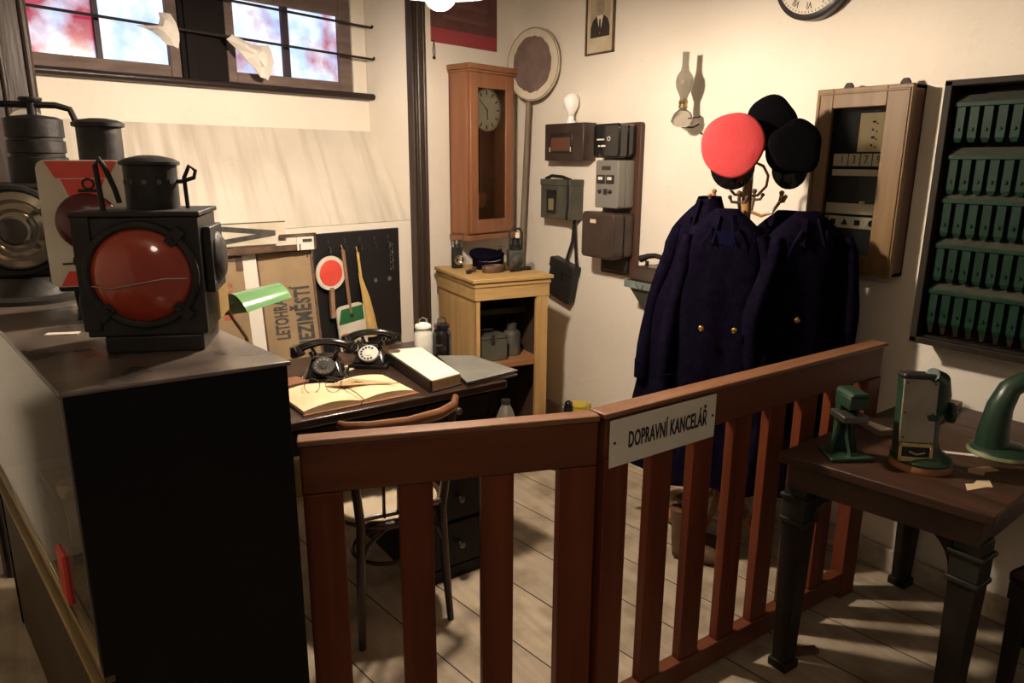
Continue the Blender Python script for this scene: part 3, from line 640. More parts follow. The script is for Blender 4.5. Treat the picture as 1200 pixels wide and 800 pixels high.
# cans
def can(x, y, m_, nm, lab, dark):
    t = thing(nm, lab, 'can', (x, y, DZ), 0)
    q = MB(); q.lathe([(.036, 0), (.040, .004), (.040, .095), (.037, .102), (.030, .118), (.030, .124)], 32); q.obj('body', m_, t)
    q = MB(); q.lathe([(.034, .122), (.036, .126), (.034, .136), (.02, .144), (.006, .146), (.0001, .147)], 28); q.obj('lid', m_ if dark else M_WHITE, t)
    q = MB(); q.tube([(-.02, 0, .142), (-.018, 0, .160), (0, 0, .168), (.018, 0, .160), (.02, 0, .142)], .0025, 8); q.obj('handle', M_BLACKM if dark else M_CHROME, t)
can(1.425, 2.70, mat('pale_grey_enamel', (.52, .52, .47), .35), 'milk_can', 'small white enamel milk can on the desk beside the black jar', False)
can(1.497, 2.665, M_GLOSS, 'lidded_jar', 'small glossy black lidded jar on the desk right of the white can', True)
# banker lamp
bl = thing('desk_lamp', 'desk lamp with green glass shade behind the black lantern', 'desk lamp', (.72, 2.62, DZ), 14)
SHT = T(0, 0, .325, -12, -9, 0)
q = MB(SHT); n = 16; vs = []; fs = []; L_ = .092
for off_ in (0, .005):
    for k_ in range(n+1):
        a = R(8+164*k_/n)
        for dx in (-L_, L_):
            sc_ = 1.0 if dx < 0 else .86
            vs.append((dx, -(.085-off_)*sc_*math.cos(a), (.085-off_)*sc_*math.sin(a)-.03))
k0 = 2*(n+1)
for k_ in range(n):
    a = 2*k_; fs += [(a, a+1, a+3, a+2), (k0+a, k0+a+2, k0+a+3, k0+a+1), (a, a+2, k0+a+2, k0+a), (a+1, k0+a+1, k0+a+3, a+3)]
fs += [(0, k0, k0+1, 1), (2*n, 2*n+1, k0+2*n+1, k0+2*n), tuple(2*k_ for k_ in range(n+1))]
q.add(vs, fs); q.obj('lamp_shade', M_GRSHADE, bl)
q = MB(); q.tube([(-.05, .0, .02), (-.055, .0, .2), (-.10, 0, .28), (-.115, 0, .315), (-.08, 0, .335)], .007); q.ball((-.115, 0, .318), .014); q.obj('lamp_stem', M_BRASS, bl)
q = MB(); q.lathe([(.06, 0), (.06, .012), (.03, .02), (.012, .03)], 28, T(-.05, 0, 0)); q.obj('lamp_base', M_BRASS, bl)

# ---- chair at desk
ch = thing('bentwood_chair', 'dark bentwood chair with a pale seat pushed under the desk', 'chair', (.985, 2.175, 0), -4)
q = MB(); q.lathe([(.0001, .432), (.175, .434), (.182, .445), (.175, .452), (.0001, .450)], 36); q.obj('seat', M_SEAT, ch)
q = MB(); q.ring(.190, .014, T(0, 0, .44), 40, 10); q.obj('seat_ring', M_BENTD, ch)
for (x, y, lx, ly) in ((-.15, .12, -.18, .17), (.15, .12, .18, .17)):
    q = MB(); q.tube([(x*.95, y*.95, .43), (lx*.97, ly*.95, .22), (lx, ly, 0)], [.017, .015, .011], 12); q.obj('leg', M_BENTD, ch)
for s_ in (-1, 1):
    q = MB(); q.tube([(s_*.165, -.165, 0), (s_*.155, -.15, .22), (s_*.145, -.15, .44), (s_*.165, -.165, .62), (s_*.185, -.17, .80)], [.012, .015, .016, .015, .012], 12); q.obj('leg', M_BENTD, ch)
q = MB(); q.tube([(-.20, -.15, .805), (-.185, -.175, .80), (-.12, -.205, .798), (0, -.222, .797), (.12, -.205, .80), (.185, -.175, .808), (.205, -.15, .83)], [.010, .014, .015, .015, .015, .014, .010], 10, 1.3); q.obj('top_rail', wood('chair_rail_brown', (.14, .055, .025), (.24, .11, .05), axis='x', rough=.3, coat=.3), ch)
q = MB(); q.tube([(-.15, -.15, .55), (0, -.17, .55), (.15, -.15, .55)], .008) if False else q.tube([(-.155, -.155, .47), (0, -.18, .475), (.155, -.155, .47)], .009); q.obj('lower_rail', M_BENTD, ch)
for x in (-.075, -.025, .025, .075):
    q = MB(); q.tube([(x, -.178, .47), (x*1.1, -.208, .79)], .010, 8, .5); q.obj('back_spindle', M_BENTD, ch)
q = MB(); q.ring(.125, .008, T(0, 0, .26), 32, 8); q.obj('stretcher_ring', M_BENTD, ch)
for s_ in (-1, 1):
    q = MB(); q.tube([(s_*.15, -.15, .30), (s_*.125, -.155, .37), (s_*.07, -.16, .415), (0, -.162, .43)], .008); q.obj('brace', M_BENTD, ch)

# ================================================================== SIGNS AGAINST THE BACK WALL
lean = math.degrees(math.atan2(.20, 1.16))
def lean_sign(name, lab, x, w_, h_, m_, ytop, zb=0):
    t = thing(name, lab, 'sign', (x, ytop-.20, zb), rot=(R(-lean), 0, 0)); t.rotation_euler = (R(-lean), 0, 0)
    MB().box(0, w_, -.006, 0, 0, h_).obj('panel', m_, t, bevel=.003); return t
s1 = lean_sign('train_destination_board', 'rusty ochre board lettered LETOHRAD and MEZIMĚSTÍ upright behind the desk', .955, .265, 1.20, M_SIGNY, 3.46)
q = MB(); q.box(-.004, .269, -.010, .002, 1.185, 1.204); q.box(-.004, .008, -.010, .002, 0, 1.2); q.box(.257, .269, -.010, .002, 0, 1.2); q.obj('rusty_edging', M_RUST, s1)
text('LETOHRAD', .088, M_INKF, s1, T(.088, -.0075, .885, 0, -90, 0), sx=.46, bold=.003, space=1.1)
text('MEZIMĚSTÍ', .105, M_INKF, s1, T(.200, -.0075, .865, 0, -90, 0), sx=.56, bold=.004, space=1.1)
for x, z in ((.02, 1.16), (.245, 1.16)): MB().cyl((x, -.012, z), (x, -.004, z), .005, n=8).obj('rivet', M_CHROME, s1)
s2 = lean_sign('enamel_route_board', 'ochre board with faded red lettering PRAHA, at the far left behind the desk', .635, .245, 1.19, M_SIGNY, 3.41)
text('PRAHA S', .068, M_INKR, s2, T(.165, -.0075, .985, 0, -90, 0), sx=.62, bold=.002)
text('PRAHA', .06, M_INKR, s2, T(.095, -.0075, .955, 0, -90, 0), sx=.62, bold=.002)
q = MB(); q.box(.215, .245, -.009, -.004, 1.12, 1.19); q.box(.16, .245, -.009, -.004, 1.165, 1.19); q.obj('rust_patch', M_RUST, s2)
s3 = lean_sign('blank_board', 'narrow blank white board standing between the two ochre boards', .886, .064, 1.19, mat('plain_white_board', (.74, .70, .62), .6), 3.44)
s4 = thing('letter_sign', 'white horizontal sign with a dark painted V shape on its side, topmost behind the desk', 'sign', (.72, 3.40, 1.215), 5)
MB().box(0, .375, -.008, 0, 0, .105).obj('panel', M_SIGNW, s4, bevel=.002)
q = MB(); q.prism([(.055, .096), (.325, .064), (.325, .040), (.055, .074)], -.0095, -.008); q.obj('painted_stroke', M_INKF, s4)
q = MB(); q.prism([(.075, .010), (.085, .034), (.325, .062), (.325, .040)], -.0096, -.008); q.obj('painted_stroke', M_INKF, s4)
q = MB(); q.box(.0, .375, -.009, -.0075, .100, .105); q.obj('worn_edge', M_RUST, s4)
s5 = thing('iron_bracket_bar', 'long dark rusty bar carrying a small white plate, under the V sign', 'bar', (.70, 3.375, 1.18), 6)
q = MB(); q.box(0, .53, -.012, 0, .0, .028); q.obj('bar', M_RUST, s5, bevel=.002)
q = MB(); q.box(.36, .54, -.012, 0, .062, .078); q.box(.525, .54, -.012, 0, 0, .078); q.obj('bracket', M_RUST, s5)
q = MB(); q.box(.44, .525, -.016, -.012, .0, .062); q.obj('white_plate', M_WHITE, s5)
q = MB(); q.box(.468, .515, -.018, -.016, .038, .052); q.box(.45, .456, -.018, -.016, .0, .03); q.obj('painted_mark', M_INKF, s5)

# hook board
hb = thing('hook_board', 'black hook board with numbered hooks on the back wall', 'board', on_back(-1.535, .50), 13)
MB().box(0, .545, -.02, 0, 0, .735).obj('panel', M_HBOARD, hb, bevel=.002)
HX = [.085, .185, .28, .375, .47]
for i, x in enumerate(HX):
    q = MB(); q.tube([(x, -.02, .665), (x, -.035, .66), (x, -.042, .645), (x, -.036, .635), (x, -.028, .64)], .003, 6); q.obj('hook', M_GREYM, hb)
    text(str(i+1), .03, M_GREYM, hb, T(x, -.021, .69), name='hook_number', thick=.001)
for x in HX[2:]: MB().cyl((x, -.022, .46), (x, -.02, .46), .012).obj('number_disc', M_FOLDER, hb)
rd = thing('signal_paddle', 'small round red and white signal paddle hanging at the left of the hook board', 'paddle', on_back(-1.462, .80, .045), 13)
q = MB(); q.lathe([(.088, -.004), (.088, .004)], 36, T(0, 0, .235, 90, 0, 0)); q.obj('white_disc', M_PLATE, rd)
q = MB(); q.lathe([(.068, .004), (.066, .006)], 36, T(0, 0, .235, 90, 0, 0)); q.obj('red_disc', M_PLRED, rd)
q = MB(); q.box(-.012, .012, -.008, .008, .0, .16); q.obj('handle', M_ROD, rd)
gp = thing('dispatch_paddle', 'long-handled green and white dispatch paddle hanging on the hook board', 'paddle', on_back(-1.335, .575, .05), rot=(0, R(-5), R(13)))
q = MB(); q.cyl((0, 0, .24), (0, 0, .575), .010); q.tube([(0, 0, .575), (0, .01, .60)], .003); q.obj('handle', M_ROD, gp)
q = MB(); q.prism(rrect(-.09, .085, .0, .285, .035), -.006, .004); q.obj('white_blade', M_PLATE, gp)
q = MB(); q.prism([(-.083, .19), (.078, .19), (.075, .268), (-.06, .268)], -.008, -.006); q.obj('green_band', M_GREEN, gp)
q = MB(); q.tube([(-.08, -.009, .055), (-.07, -.009, .085), (-.02, -.009, .08), (.03, -.009, .105), (.075, -.009, .11)], .005, 6, .6); q.box(.02, .06, -.0085, -.006, .0, .07); q.obj('worn_patch', M_COVER, gp)
MB().cyl((0, -.012, .225), (0, -.006, .225), .01).obj('bolt', M_BLACKM, gp)
yf = thing('rolled_flags', 'rolled yellow signal flag hanging from the third hook', 'flag', on_back(-1.245, .66, .05), rot=(0, R(-6), R(13)))
q = MB(); q.cyl((0, 0, .10), (0, 0, .47), .008); q.tube([(0, 0, .47), (0, .006, .50)], .003); q.obj('stick', M_ROD if False else M_YFLAG, yf)
q = MB(); n = 16; vs = []; fs = []
prof = [(-.004, .36, .007), (.004, .30, .013), (.014, .22, .022), (.022, .12, .030), (.028, .03, .036), (.03, .0, .036)]
for (cx, z, r_) in prof:
    for i in range(n):
        a = 2*math.pi*i/n; rr = r_*(1+.18*math.sin(3*a+z*14)); vs.append((cx+rr*math.cos(a), rr*.5*math.sin(a), z))
for j in range(len(prof)-1):
    for i in range(n): k_ = (i+1) % n; fs.append((j*n+i, j*n+k_, (j+1)*n+k_, (j+1)*n+i))
fs += [tuple(range(n)), tuple((len(prof)-1)*n+i for i in range(n))]
q.add(vs, fs); q.obj('cloth', M_YFLAG, yf)
kk = thing('chain', 'short iron chain hanging from the last hook of the board', 'chain', on_back(-1.065, 1.0, .045), 13)
for j in range(7): q = MB(); q.ring(.010, .0022, T(0, 0, .15-j*.022, 90 if j % 2 else 0, 90 if not j % 2 else 0, 0) @ Matrix.Diagonal((1, 1.3, 1, 1)), 14, 6); q.obj('link', M_GREYM, kk)

# ================================================================== CLOCK ON BACK WALL
ck = thing('pendulum_clock', 'tall reddish wooden pendulum wall clock beside the corner', 'clock', on_back(-.578, 1.16), 13)
CW, CD, CH = .380, .17, .965
q = MB(); q.box(0, CW, -.02, 0, .0, CH); q.box(0, .02, -CD+.02, 0, 0, CH); q.box(CW-.02, CW, -CD+.02, 0, 0, CH); q.box(0, CW, -CD+.02, 0, 0, .025); q.box(0, CW, -CD+.02, 0, CH-.04, CH); q.obj('clock_case', M_CLOCKW, ck, bevel=.003)
q = MB(); q.box(-.008, CW+.008, -CD-.008, 0, CH-.045, CH-.03); q.box(-.014, CW+.014, -CD-.014, 0, CH-.03, CH); q.obj('cornice', M_CLOCKW, ck, bevel=.004)
q = MB(); q.box(-.008, CW+.008, -CD-.008, 0, -.02, .012); q.obj('base_moulding', M_CLOCKW, ck, bevel=.004)
q = MB(); gx0, gx1, gz0, gz1 = .072, CW-.075, .10, .84
q.box(.01, gx0, -CD, -CD+.02, .02, CH-.045); q.box(gx1, CW-.01, -CD, -CD+.02, .02, CH-.045); q.box(gx0, gx1, -CD, -CD+.02, .02, gz0); q.box(gx0, gx1, -CD, -CD+.02, gz1, CH-.045)
dr = q.obj('door', M_CLOCKW, ck, bevel=.003)
q = MB(); q.box(gx0, gx1, -CD+.008, -CD+.011, gz0, gz1); q.obj('door_glass', mat('door_glass', (.9, .93, .9), .02, trans=1, ior=1.15), dr)
q = MB(); q.lathe([(.118, 0), (.118, .012)], 40, T(CW/2-.002, -.11, .725, 90, 0, 0)); dl = q.obj('dial', M_DIAL, ck)
q = MB(); q.ring(.118, .006, T(CW/2-.002, -.122, .725, 90, 0, 0), 40, 8); q.obj('dial_rim', M_BRASS, dl)
q = MB()
for i in range(12):
    a = R(30*i); cx, cz = CW/2-.002+.095*math.sin(a), .725+.095*math.cos(a); q.box(-.003, .003, -.1245, -.122, -.011, .011, T(cx, 0, cz, 0, math.degrees(a), 0))
q.obj('hour_marks', M_INK, dl)
for (ang, ln, wd) in ((-48, .085, .004), (175, .055, .005)):
    q = MB(); q.box(-wd/2, wd/2, -.127, -.1255, -.01, ln, T(CW/2-.002, 0, .725, 0, ang, 0)); q.obj('hand', M_INK, dl)
q = MB(); q.box(CW/2-.004, CW/2+.004, -.07, -.066, .22, .62); q.lathe([(.045, -.006), (.05, 0), (.045, .006)], 28, T(CW/2, -.07, .21, 90, 0, 0)); q.obj('pendulum', mat('pendulum_wood', (.25, .11, .05), .4), ck)
MB().box(.022, CW-.022, -.024, -.02, .03, .93).obj('inner_back', mat('clock_inside', (.16, .06, .03), .6), ck)
# red notice
po = thing('wall_notice', 'dark notice board with red lower band high on the back wall', 'notice', on_back(-.705, 2.235), 13)
MB().box(0, .52, -.012, 0, .075, .50).obj('notice_panel', M_POSTERD, po); MB().box(0, .52, -.012, 0, 0, .075).obj('red_band', M_POSTERR, po)
q = MB();
for j in range(5): q.box(.08, .44, -.0135, -.012, .13+j*.07, .15+j*.07)
q.obj('faded_lines', mat('faded_lines', (.14, .07, .06), .6), po)
hk = thing('key_hook', 'small wire key loop hanging beside the brown post', 'hook', on_back(-.70, 2.13), 13)
q = MB(); q.tube([(0, 0, .11), (0, -.02, .11), (-.01, -.025, .105)], .003, 6); q.obj('nail', M_IRON, hk)
q = MB(); q.tube([(0, -.02, .108), (-.008, -.02, .06), (-.004, -.02, .03), (.006, -.02, .03), (.008, -.02, .06), (0, -.02, .108)], .0025, 6); q.ball((.0, -.02, .02), .009); q.obj('loop', M_IRON, hk)

# ================================================================== YELLOW CUPBOARD IN THE CORNER
cb = thing('open_cupboard', 'yellow oak open-fronted cupboard in the corner under the clock', 'cupboard', (1.985, 3.165, 0), -8)
BW, BD, BH = .43, .54, 1.0
MB().box(0, .02, 0, BD, 0, .95).obj('side_panel', M_CUPB, cb, bevel=.002)
MB().box(BW-.02, BW, 0, BD, 0, .95).obj('side_panel', M_CUPB, cb, bevel=.002)
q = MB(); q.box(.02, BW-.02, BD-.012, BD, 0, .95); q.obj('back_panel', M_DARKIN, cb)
q = MB(); q.box(-.008, BW+.008, -.008, BD, .885, .955); q.obj('frieze', M_CUPBX, cb, bevel=.002)
q = MB(); q.box(-.024, BW+.024, -.024, BD, .98, 1.0); q.box(-.014, BW+.014, -.014, BD, .955, .98); q.obj('cupboard_top', M_CUPBX, cb, bevel=.003)
q = MB(); q.box(.0, .022, -.002, .02, 0, .885); q.obj('front_stile', M_CUPB, cb); q = MB(); q.box(BW-.07, BW, -.004, .02, 0, .885); q.box(BW-.05, BW-.02, -.010, -.004, .0, .885); q.obj('front_stile', M_CUPB, cb, bevel=.002)
q = MB(); q.box(.02, BW-.02, .01, BD-.012, .50, .525); q.obj('shelf', M_SHELF, cb)
q = MB(); q.box(.02, BW-.02, .01, BD-.012, .03, .05); q.obj('shelf', M_SHELF, cb)
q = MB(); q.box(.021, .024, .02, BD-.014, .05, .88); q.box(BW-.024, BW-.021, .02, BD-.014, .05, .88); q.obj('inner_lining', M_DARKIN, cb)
q = MB(); q.box(.03, BW-.08, .10, .112, .78, .81); q.obj('inner_rail', M_BLACKM, cb)
cbT = Matrix.Translation((1.985, 3.165, 0)) @ Matrix.Rotation(R(-8), 4, 'Z')
def cbp(x, y, z): v = cbT @ Vector((x, y, z)); return (v.x, v.y, v.z)
t = thing('metal_cash_box', 'dark metal box with lid handle on the cupboard shelf', 'box', cbp(.13, .17, .525), -8)
q = MB(); q.box(-.09, .09, -.10, .10, 0, .125); q.obj('box_body', M_OLIVE, t, bevel=.004); q = MB(); q.box(-.093, .093, -.103, .103, .125, .14); q.obj('lid', M_OLIVE, t, bevel=.004)
q = MB(); q.tube([(-.05, -.02, .14), (-.045, -.02, .165), (.035, -.02, .165), (.04, -.02, .14)], .004); q.obj('handle', M_BLACKM, t); q = MB(); q.box(-.01, .01, -.108, -.10, .10, .15); q.obj('hasp', M_BLACKM, t)
t = thing('oil_can', 'dark ring-handled oil can beside the box on the shelf', 'can', cbp(.295, .17, .525), -8)
q = MB(); q.lathe([(.052, 0), (.052, .12), (.045, .135), (.03, .145), (.03, .175), (.034, .18), (.02, .19), (.0001, .192)], 24); q.obj('can_body', M_OLIVE, t); q = MB(); q.ring(.035, .006, T(0, 0, .215, 90, 0, 20), 24, 8); q.obj('ring_handle', M_BLACKM, t)
# on top of cupboard
t = thing('acetylene_lamp', 'small silver hand lamp with an open frame at the left of the cupboard top', 'lamp', cbp(.07, .42, 1.0), -8)
q = MB(); q.box(-.028, .028, -.02, .02, 0, .12); q.obj('lamp_body', M_BLACKM, t, bevel=.006); q = MB(); q.lathe([(.026, 0), (.028, .012), (.018, .014), (.0001, .004)], 24, T(0, -.02, .05, 90, 0, 0)); q.obj('reflector', M_CHROME, t)
q = MB(); q.tube([(-.026, 0, .11), (-.040, 0, .19), (.040, 0, .19), (.026, 0, .11)], .0045); q.lathe([(.016, .12), (.02, .14), (.01, .16)], 16); q.obj('handle_frame', M_GREYM, t)
def cap(name, lab, loc, axis, crown, band, r_=.125, sc=1.0, deep=.075, group=None, twist=0, wob=.015):
    t = thing(name, lab, 'cap', loc, group=group)
    qn = Vector(axis).normalized().to_track_quat('Z', 'Y') @ Euler((0, 0, R(twist))).to_quaternion(); t.rotation_mode = 'XYZ'; t.rotation_euler = qn.to_euler(); t.scale = (sc,)*3
    q = MB(); n = 40; vs = []; fs = []
    prof = [(.80*r_, .0), (.82*r_, deep*.45), (.93*r_, deep*.75), (r_, deep), (.985*r_, deep+.007), (.93*r_, deep+.011), (.6*r_, deep+.014), (.3*r_, deep+.016), (.0005, deep+.0165)]
    for (rr, z) in prof:
        for i in range(n):
            a = 2*math.pi*i/n; w_ = rr*(1+wob*math.sin(3*a+1)+wob*.5*math.sin(5*a)) if z > deep*.5 else rr
            vs.append((w_*math.cos(a), w_*math.sin(a)*.96, z+.006*math.sin(2*a)*(z > deep*.5)*(rr/r_)**2))
    for j in range(len(prof)-1):
        for i in range(n): k_ = (i+1) % n; fs.append((j*n+i, j*n+k_, (j+1)*n+k_, (j+1)*n+i))
    q.add(vs, fs); q.obj('crown', crown, t, smooth=60)
    q = MB(); q.lathe([(.79*r_, -.018), (.80*r_, -.02), (.815*r_, .0), (.825*r_, .026), (.80*r_, .028), (.78*r_, -.016)], 36, None, 1, .96); q.obj('cap_band', band, t)
    q = MB(); vs = []; fs = []; m_ = 16
    for i in range(m_+1):
        a = R(-62+124*i/m_); c_ = math.cos(a/ R(62)*math.pi/2)
        for (rr, z) in ((.80*r_, -.016), (.80*r_+.055*c_, -.016-.03*c_)): vs.append((rr*math.cos(a), rr*math.sin(a)*.96, z))
    k0 = len(vs); vs += [(x, y, z-.003) for x, y, z in vs[:k0]]
    for i in range(m_): a = 2*i; fs += [(a, a+1, a+3, a+2), (k0+a, k0+a+2, k0+a+3, k0+a+1), (a+1, k0+a+1, k0+a+3, a+3), (a, a+2, k0+a+2, k0+a)]
    fs += [(0, k0, k0+1, 1), (2*m_, 2*m_+1, k0+2*m_+1, k0+2*m_)]
    q.add(vs, fs); q.obj('visor', M_GLOSS, t)
    return t
t = cap('conductor_cap', 'navy uniform cap with white piping and badge on the cupboard top', cbp(.23, .36, 1.035), (-.05, -.12, 1), M_NAVY, M_NAVY, .105, 1, .045, twist=-100)
q = MB(); q.ring(.0875, .0022, T(0, 0, .024) @ Matrix.Diagonal((1, .96, 1, 1)), 40, 6); q.obj('white_piping', M_WHITE, t)
q = MB(); q.ball((.094, 0, .036), .004, .010, .012); q.obj('cap_badge', M_CHROME, t)
t = thing('leather_belt_roll', 'coiled brown leather belt at the front of the cupboard top', 'belt', cbp(.20, .20, 1.0), 10)
q = MB(); pts = [((.035+.004*k_/8)*math.cos(k_*.5)*(1.5), (.035+.004*k_/8)*math.sin(k_*.5), .018) for k_ in range(34)]
q.tube(pts, .0035, 8, 5.0); q.tube([(.06, .0, .012), (.12, -.02, .010), (.17, .0, .008)], .004, 8, 3); q.obj('strap', M_LEATHB, t); MB().box(.15, .19, -.015, .015, .002, .014).obj('buckle', M_BLACKM, t)
t = thing('ticket_punch', 'short dark tool lying in front of the cap on the cupboard', 'tool', cbp(.33, .16, 1.0), 12)
q = MB(); q.tube([(-.06, 0, .01), (0, .0, .014), (.07, .01, .01)], [.008, .012, .009]); q.obj('tool_handle', M_BLACKM, t); q = MB(); q.box(.06, .10, -.012, .02, 0, .02); q.obj('tool_head', M_BLACKM, t, bevel=.003)
t = thing('signal_whistle', 'slim dark wooden tube angled at the cupboard top\'s left', 'whistle', cbp(.075, .22, 1.0), 35)
q = MB(); q.cyl((-.05, 0, .012), (.05, 0, .018), .010, .009); q.obj('tube', M_LEATHB, t); q = MB(); q.cyl((-.056, 0, .012), (-.04, 0, .012), .013); q.obj('mouthpiece', M_BLACKM, t)
t = thing('hand_lantern', 'grey kerosene hand lantern with arched handle on the cupboard\'s right end', 'lantern', cbp(.375, .28, 1.0), -20)
q = MB(); q.box(-.045, .045, -.04, .04, 0, .105); q.obj('lantern_body', M_OLIVE, t, bevel=.006); q = MB(); q.lathe([(.034, .105), (.034, .125), (.022, .135), (.022, .165), (.03, .168), (.0001, .18)], 20); q.obj('chimney', M_BLACKM, t)
q = MB(); q.tube([(-.035, 0, .10), (-.037, 0, .20), (-.02, 0, .225), (.02, 0, .225), (.037, 0, .20), (.035, 0, .10)], .007); q.obj('handle', M_BLACKM, t)
q = MB(); q.lathe([(.03, 0), (.03, .008), (.0001, .014)], 24, T(0, -.04, .05, 90, 0, 0)); q.obj('lens', M_GREYM, t); MB().box(-.010, .012, -.03, -.026, .175, .205).obj('paper_tag', M_PAPERW, t)
t = thing('small_bottle', 'small dark bottle on the cupboard behind the navy cap', 'bottle', cbp(.355, .44, 1.0), 0)
q = MB(); q.lathe([(.022, 0), (.024, .01), (.024, .05), (.012, .075), (.012, .09), (.015, .095)], 20); q.obj('bottle_body', M_GLOSS, t); q = MB(); q.cyl((0, 0, .095), (0, 0, .11), .011); q.obj('stopper', M_LEATHB, t)

# big disc signal leaning in the corner
ds = thing('disc_signal_pole', 'tall signal with white-rimmed brown disc leaning in the room corner', 'signal', (2.62, 3.60, 0))
base, top = Vector((.095, .235, .012)), Vector((.075, .09, 1.955))
q = MB(); q.tube([base, (base+top)/2, top], [.021, .019, .015], 12); q.obj('pole', mat('weathered_pole', (.14, .10, .07), .75, col2=(.24, .19, .14), scale=8, stretch=(4, 4, .5), bump=.3), ds)
q = MB(); q.tube([top, top+Vector((0, -.01, .045))], [.019, .022], 12); q.obj('white_socket', M_PLATE, ds)
DT = T(.055, .02, 2.145, 90, 0, -70) @ Matrix.Rotation(R(-6), 4, 'Z')
q = MB(); q.lathe([(.196, -.006), (.203, -.002), (.203, .008), (.196, .012)], 48, DT, .90, 1.0); q.obj('disc', mat('disc_cream', (.62, .55, .42), .55, col2=(.50, .43, .32), scale=8), ds)
q = MB(); vs = []; random.seed(3)
pl_ = [(.132*(1+random.uniform(-.03, .03))*math.cos(2*math.pi*i/44), .155*(1+random.uniform(-.03, .03))*math.sin(2*math.pi*i/44)) for i in range(44)]
q.slab(pl_, .012, .0145, DT); q.obj('brown_centre', mat('disc_brown', (.11, .070, .060), .7, col2=(.17, .115, .095), scale=9), ds)
q = MB(); q.ring(.197, .0035, DT @ T(0, 0, .011) @ Matrix.Diagonal((.90, 1.0, 1, 1)), 48, 6); q.obj('disc_rim', mat('disc_rim_dark', (.25, .21, .15), .6), ds)

# floor things near the cupboard
t = thing('grey_watering_tin', 'grey conical metal tin on the floor between the desk and cupboard', 'tin', (2.05, 2.98, 0))
q = MB(); q.lathe([(.07, 0), (.075, .01), (.075, .22), (.035, .33), (.02, .36)], 20); q.obj('tin_body', M_GREYCL, t); q = MB(); q.cyl((0, 0, .36), (0, 0, .385), .024); q.obj('cap', M_BLACKM, t)
t = thing('black_oil_canister', 'black canister with stopper on the floor by the cupboard', 'canister', (2.43, 2.96, 0))
q = MB(); q.box(-.10, .10, -.07, .07, 0, .20); q.frustum((-.10, .10, -.07, .07, .20), (-.03, .06, -.03, .03, .235)); q.obj('canister_body', M_BLACKM, t, bevel=.006)
q = MB(); q.cyl((.03, 0, .23), (.03, 0, .275), .028); q.ball((.03, 0, .285), .024); q.obj('stopper', M_GLOSS, t)
t = thing('yellow_tin', 'yellow tin with wire handle on the floor against the right wall', 'tin', (2.655, 3.10, 0))
q = MB(); q.lathe([(.055, 0), (.057, .01), (.055, .20), (.060, .205), (.060, .212)], 24); q.obj('tin_body', M_YELLOW, t); q = MB(); q.tube([(.06, 0, .19), (.085, 0, .20), (.09, 0, .12), (.06, 0, .08)], .006); q.tube([(-.01, -.055, .205), (.03, -.05, .225), (.06, 0, .205)], .003); q.obj('handle', M_YELLOW, t)
t = thing('drip_tray', 'low black metal tray on the floor in front of the cupboard', 'tray', (2.28, 2.84, 0), -50)
q = MB(); q.box(-.13, .13, -.05, .05, 0, .006); q.box(-.13, .13, -.05, -.044, 0, .03); q.box(-.13, .13, .044, .05, 0, .03); q.box(-.13, -.124, -.05, .05, 0, .03); q.box(.124, .13, -.05, .05, 0, .03); q.obj('tray_pan', M_BLACKM, t)

# ================================================================== RIGHT WALL
def rthing(name, lab, cat, y, z, group=None, off=0): return thing(name, lab, cat, (XW-off, y, z), -90, group)
# portrait
t = rthing('framed_portrait', 'narrow framed sepia portrait of a man in a dark suit on the wall', 'picture', 3.255, 2.158)
W_, H_ = .225, .35
q = MB(); q.box(0, W_, -.014, 0, 0, .009); q.box(0, W_, -.014, 0, H_-.009, H_); q.box(0, .009, -.014, 0, 0, H_); q.box(W_-.009, W_, -.014, 0, 0, H_); q.obj('frame', M_RUST, t)
q = MB(); q.box(.008, W_-.008, -.006, 0, .008, H_-.008); q.obj('mount', M_PORT, t)
q = MB(); q.box(.035, W_-.035, -.0072, -.006, .085, H_-.02); q.obj('photo_ground', mat('photo_ground', (.50, .42, .30), .6, col2=(.42, .34, .23), scale=14), t)
q = MB(); q.prism([(.038, .086), (.188, .086), (.188, .135), (.172, .172), (.135, .195), (.092, .195), (.055, .172), (.038, .135)], -.0085, -.0072); q.obj('suit', M_PORTD, t)
q = MB(); q.prism([(.088, .193), (.138, .193), (.113, .10)], -.0095, -.0085); q.obj('shirt', M_PAPERW, t)
q = MB(); q.prism([(.108, .175), (.118, .175), (.122, .12), (.113, .105), (.104, .12)], -.0105, -.0095); q.obj('tie', M_PORTD, t)
q = MB(); q.prism(circle(.113, .24, .032, 24, .047), -.0095, -.0075); q.obj('face', M_PORTS, t)
q = MB(); q.prism([(.098, .186), (.128, .186), (.126, .215), (.1, .215)], -.0091, -.0075); q.obj('neck', M_PORTS, t)
q = MB(); q.prism(circle(.113, .272, .031, 20, .018, 0, 180), -.0098, -.0095); q.box(.095, .108, -.0102, -.0095, .246, .249); q.box(.118, .131, -.0102, -.0095, .246, .249); q.box(.104, .122, -.0102, -.0095, .213, .216); q.obj('hair_and_features', mat('photo_shadow', (.16, .12, .09), .6), t)
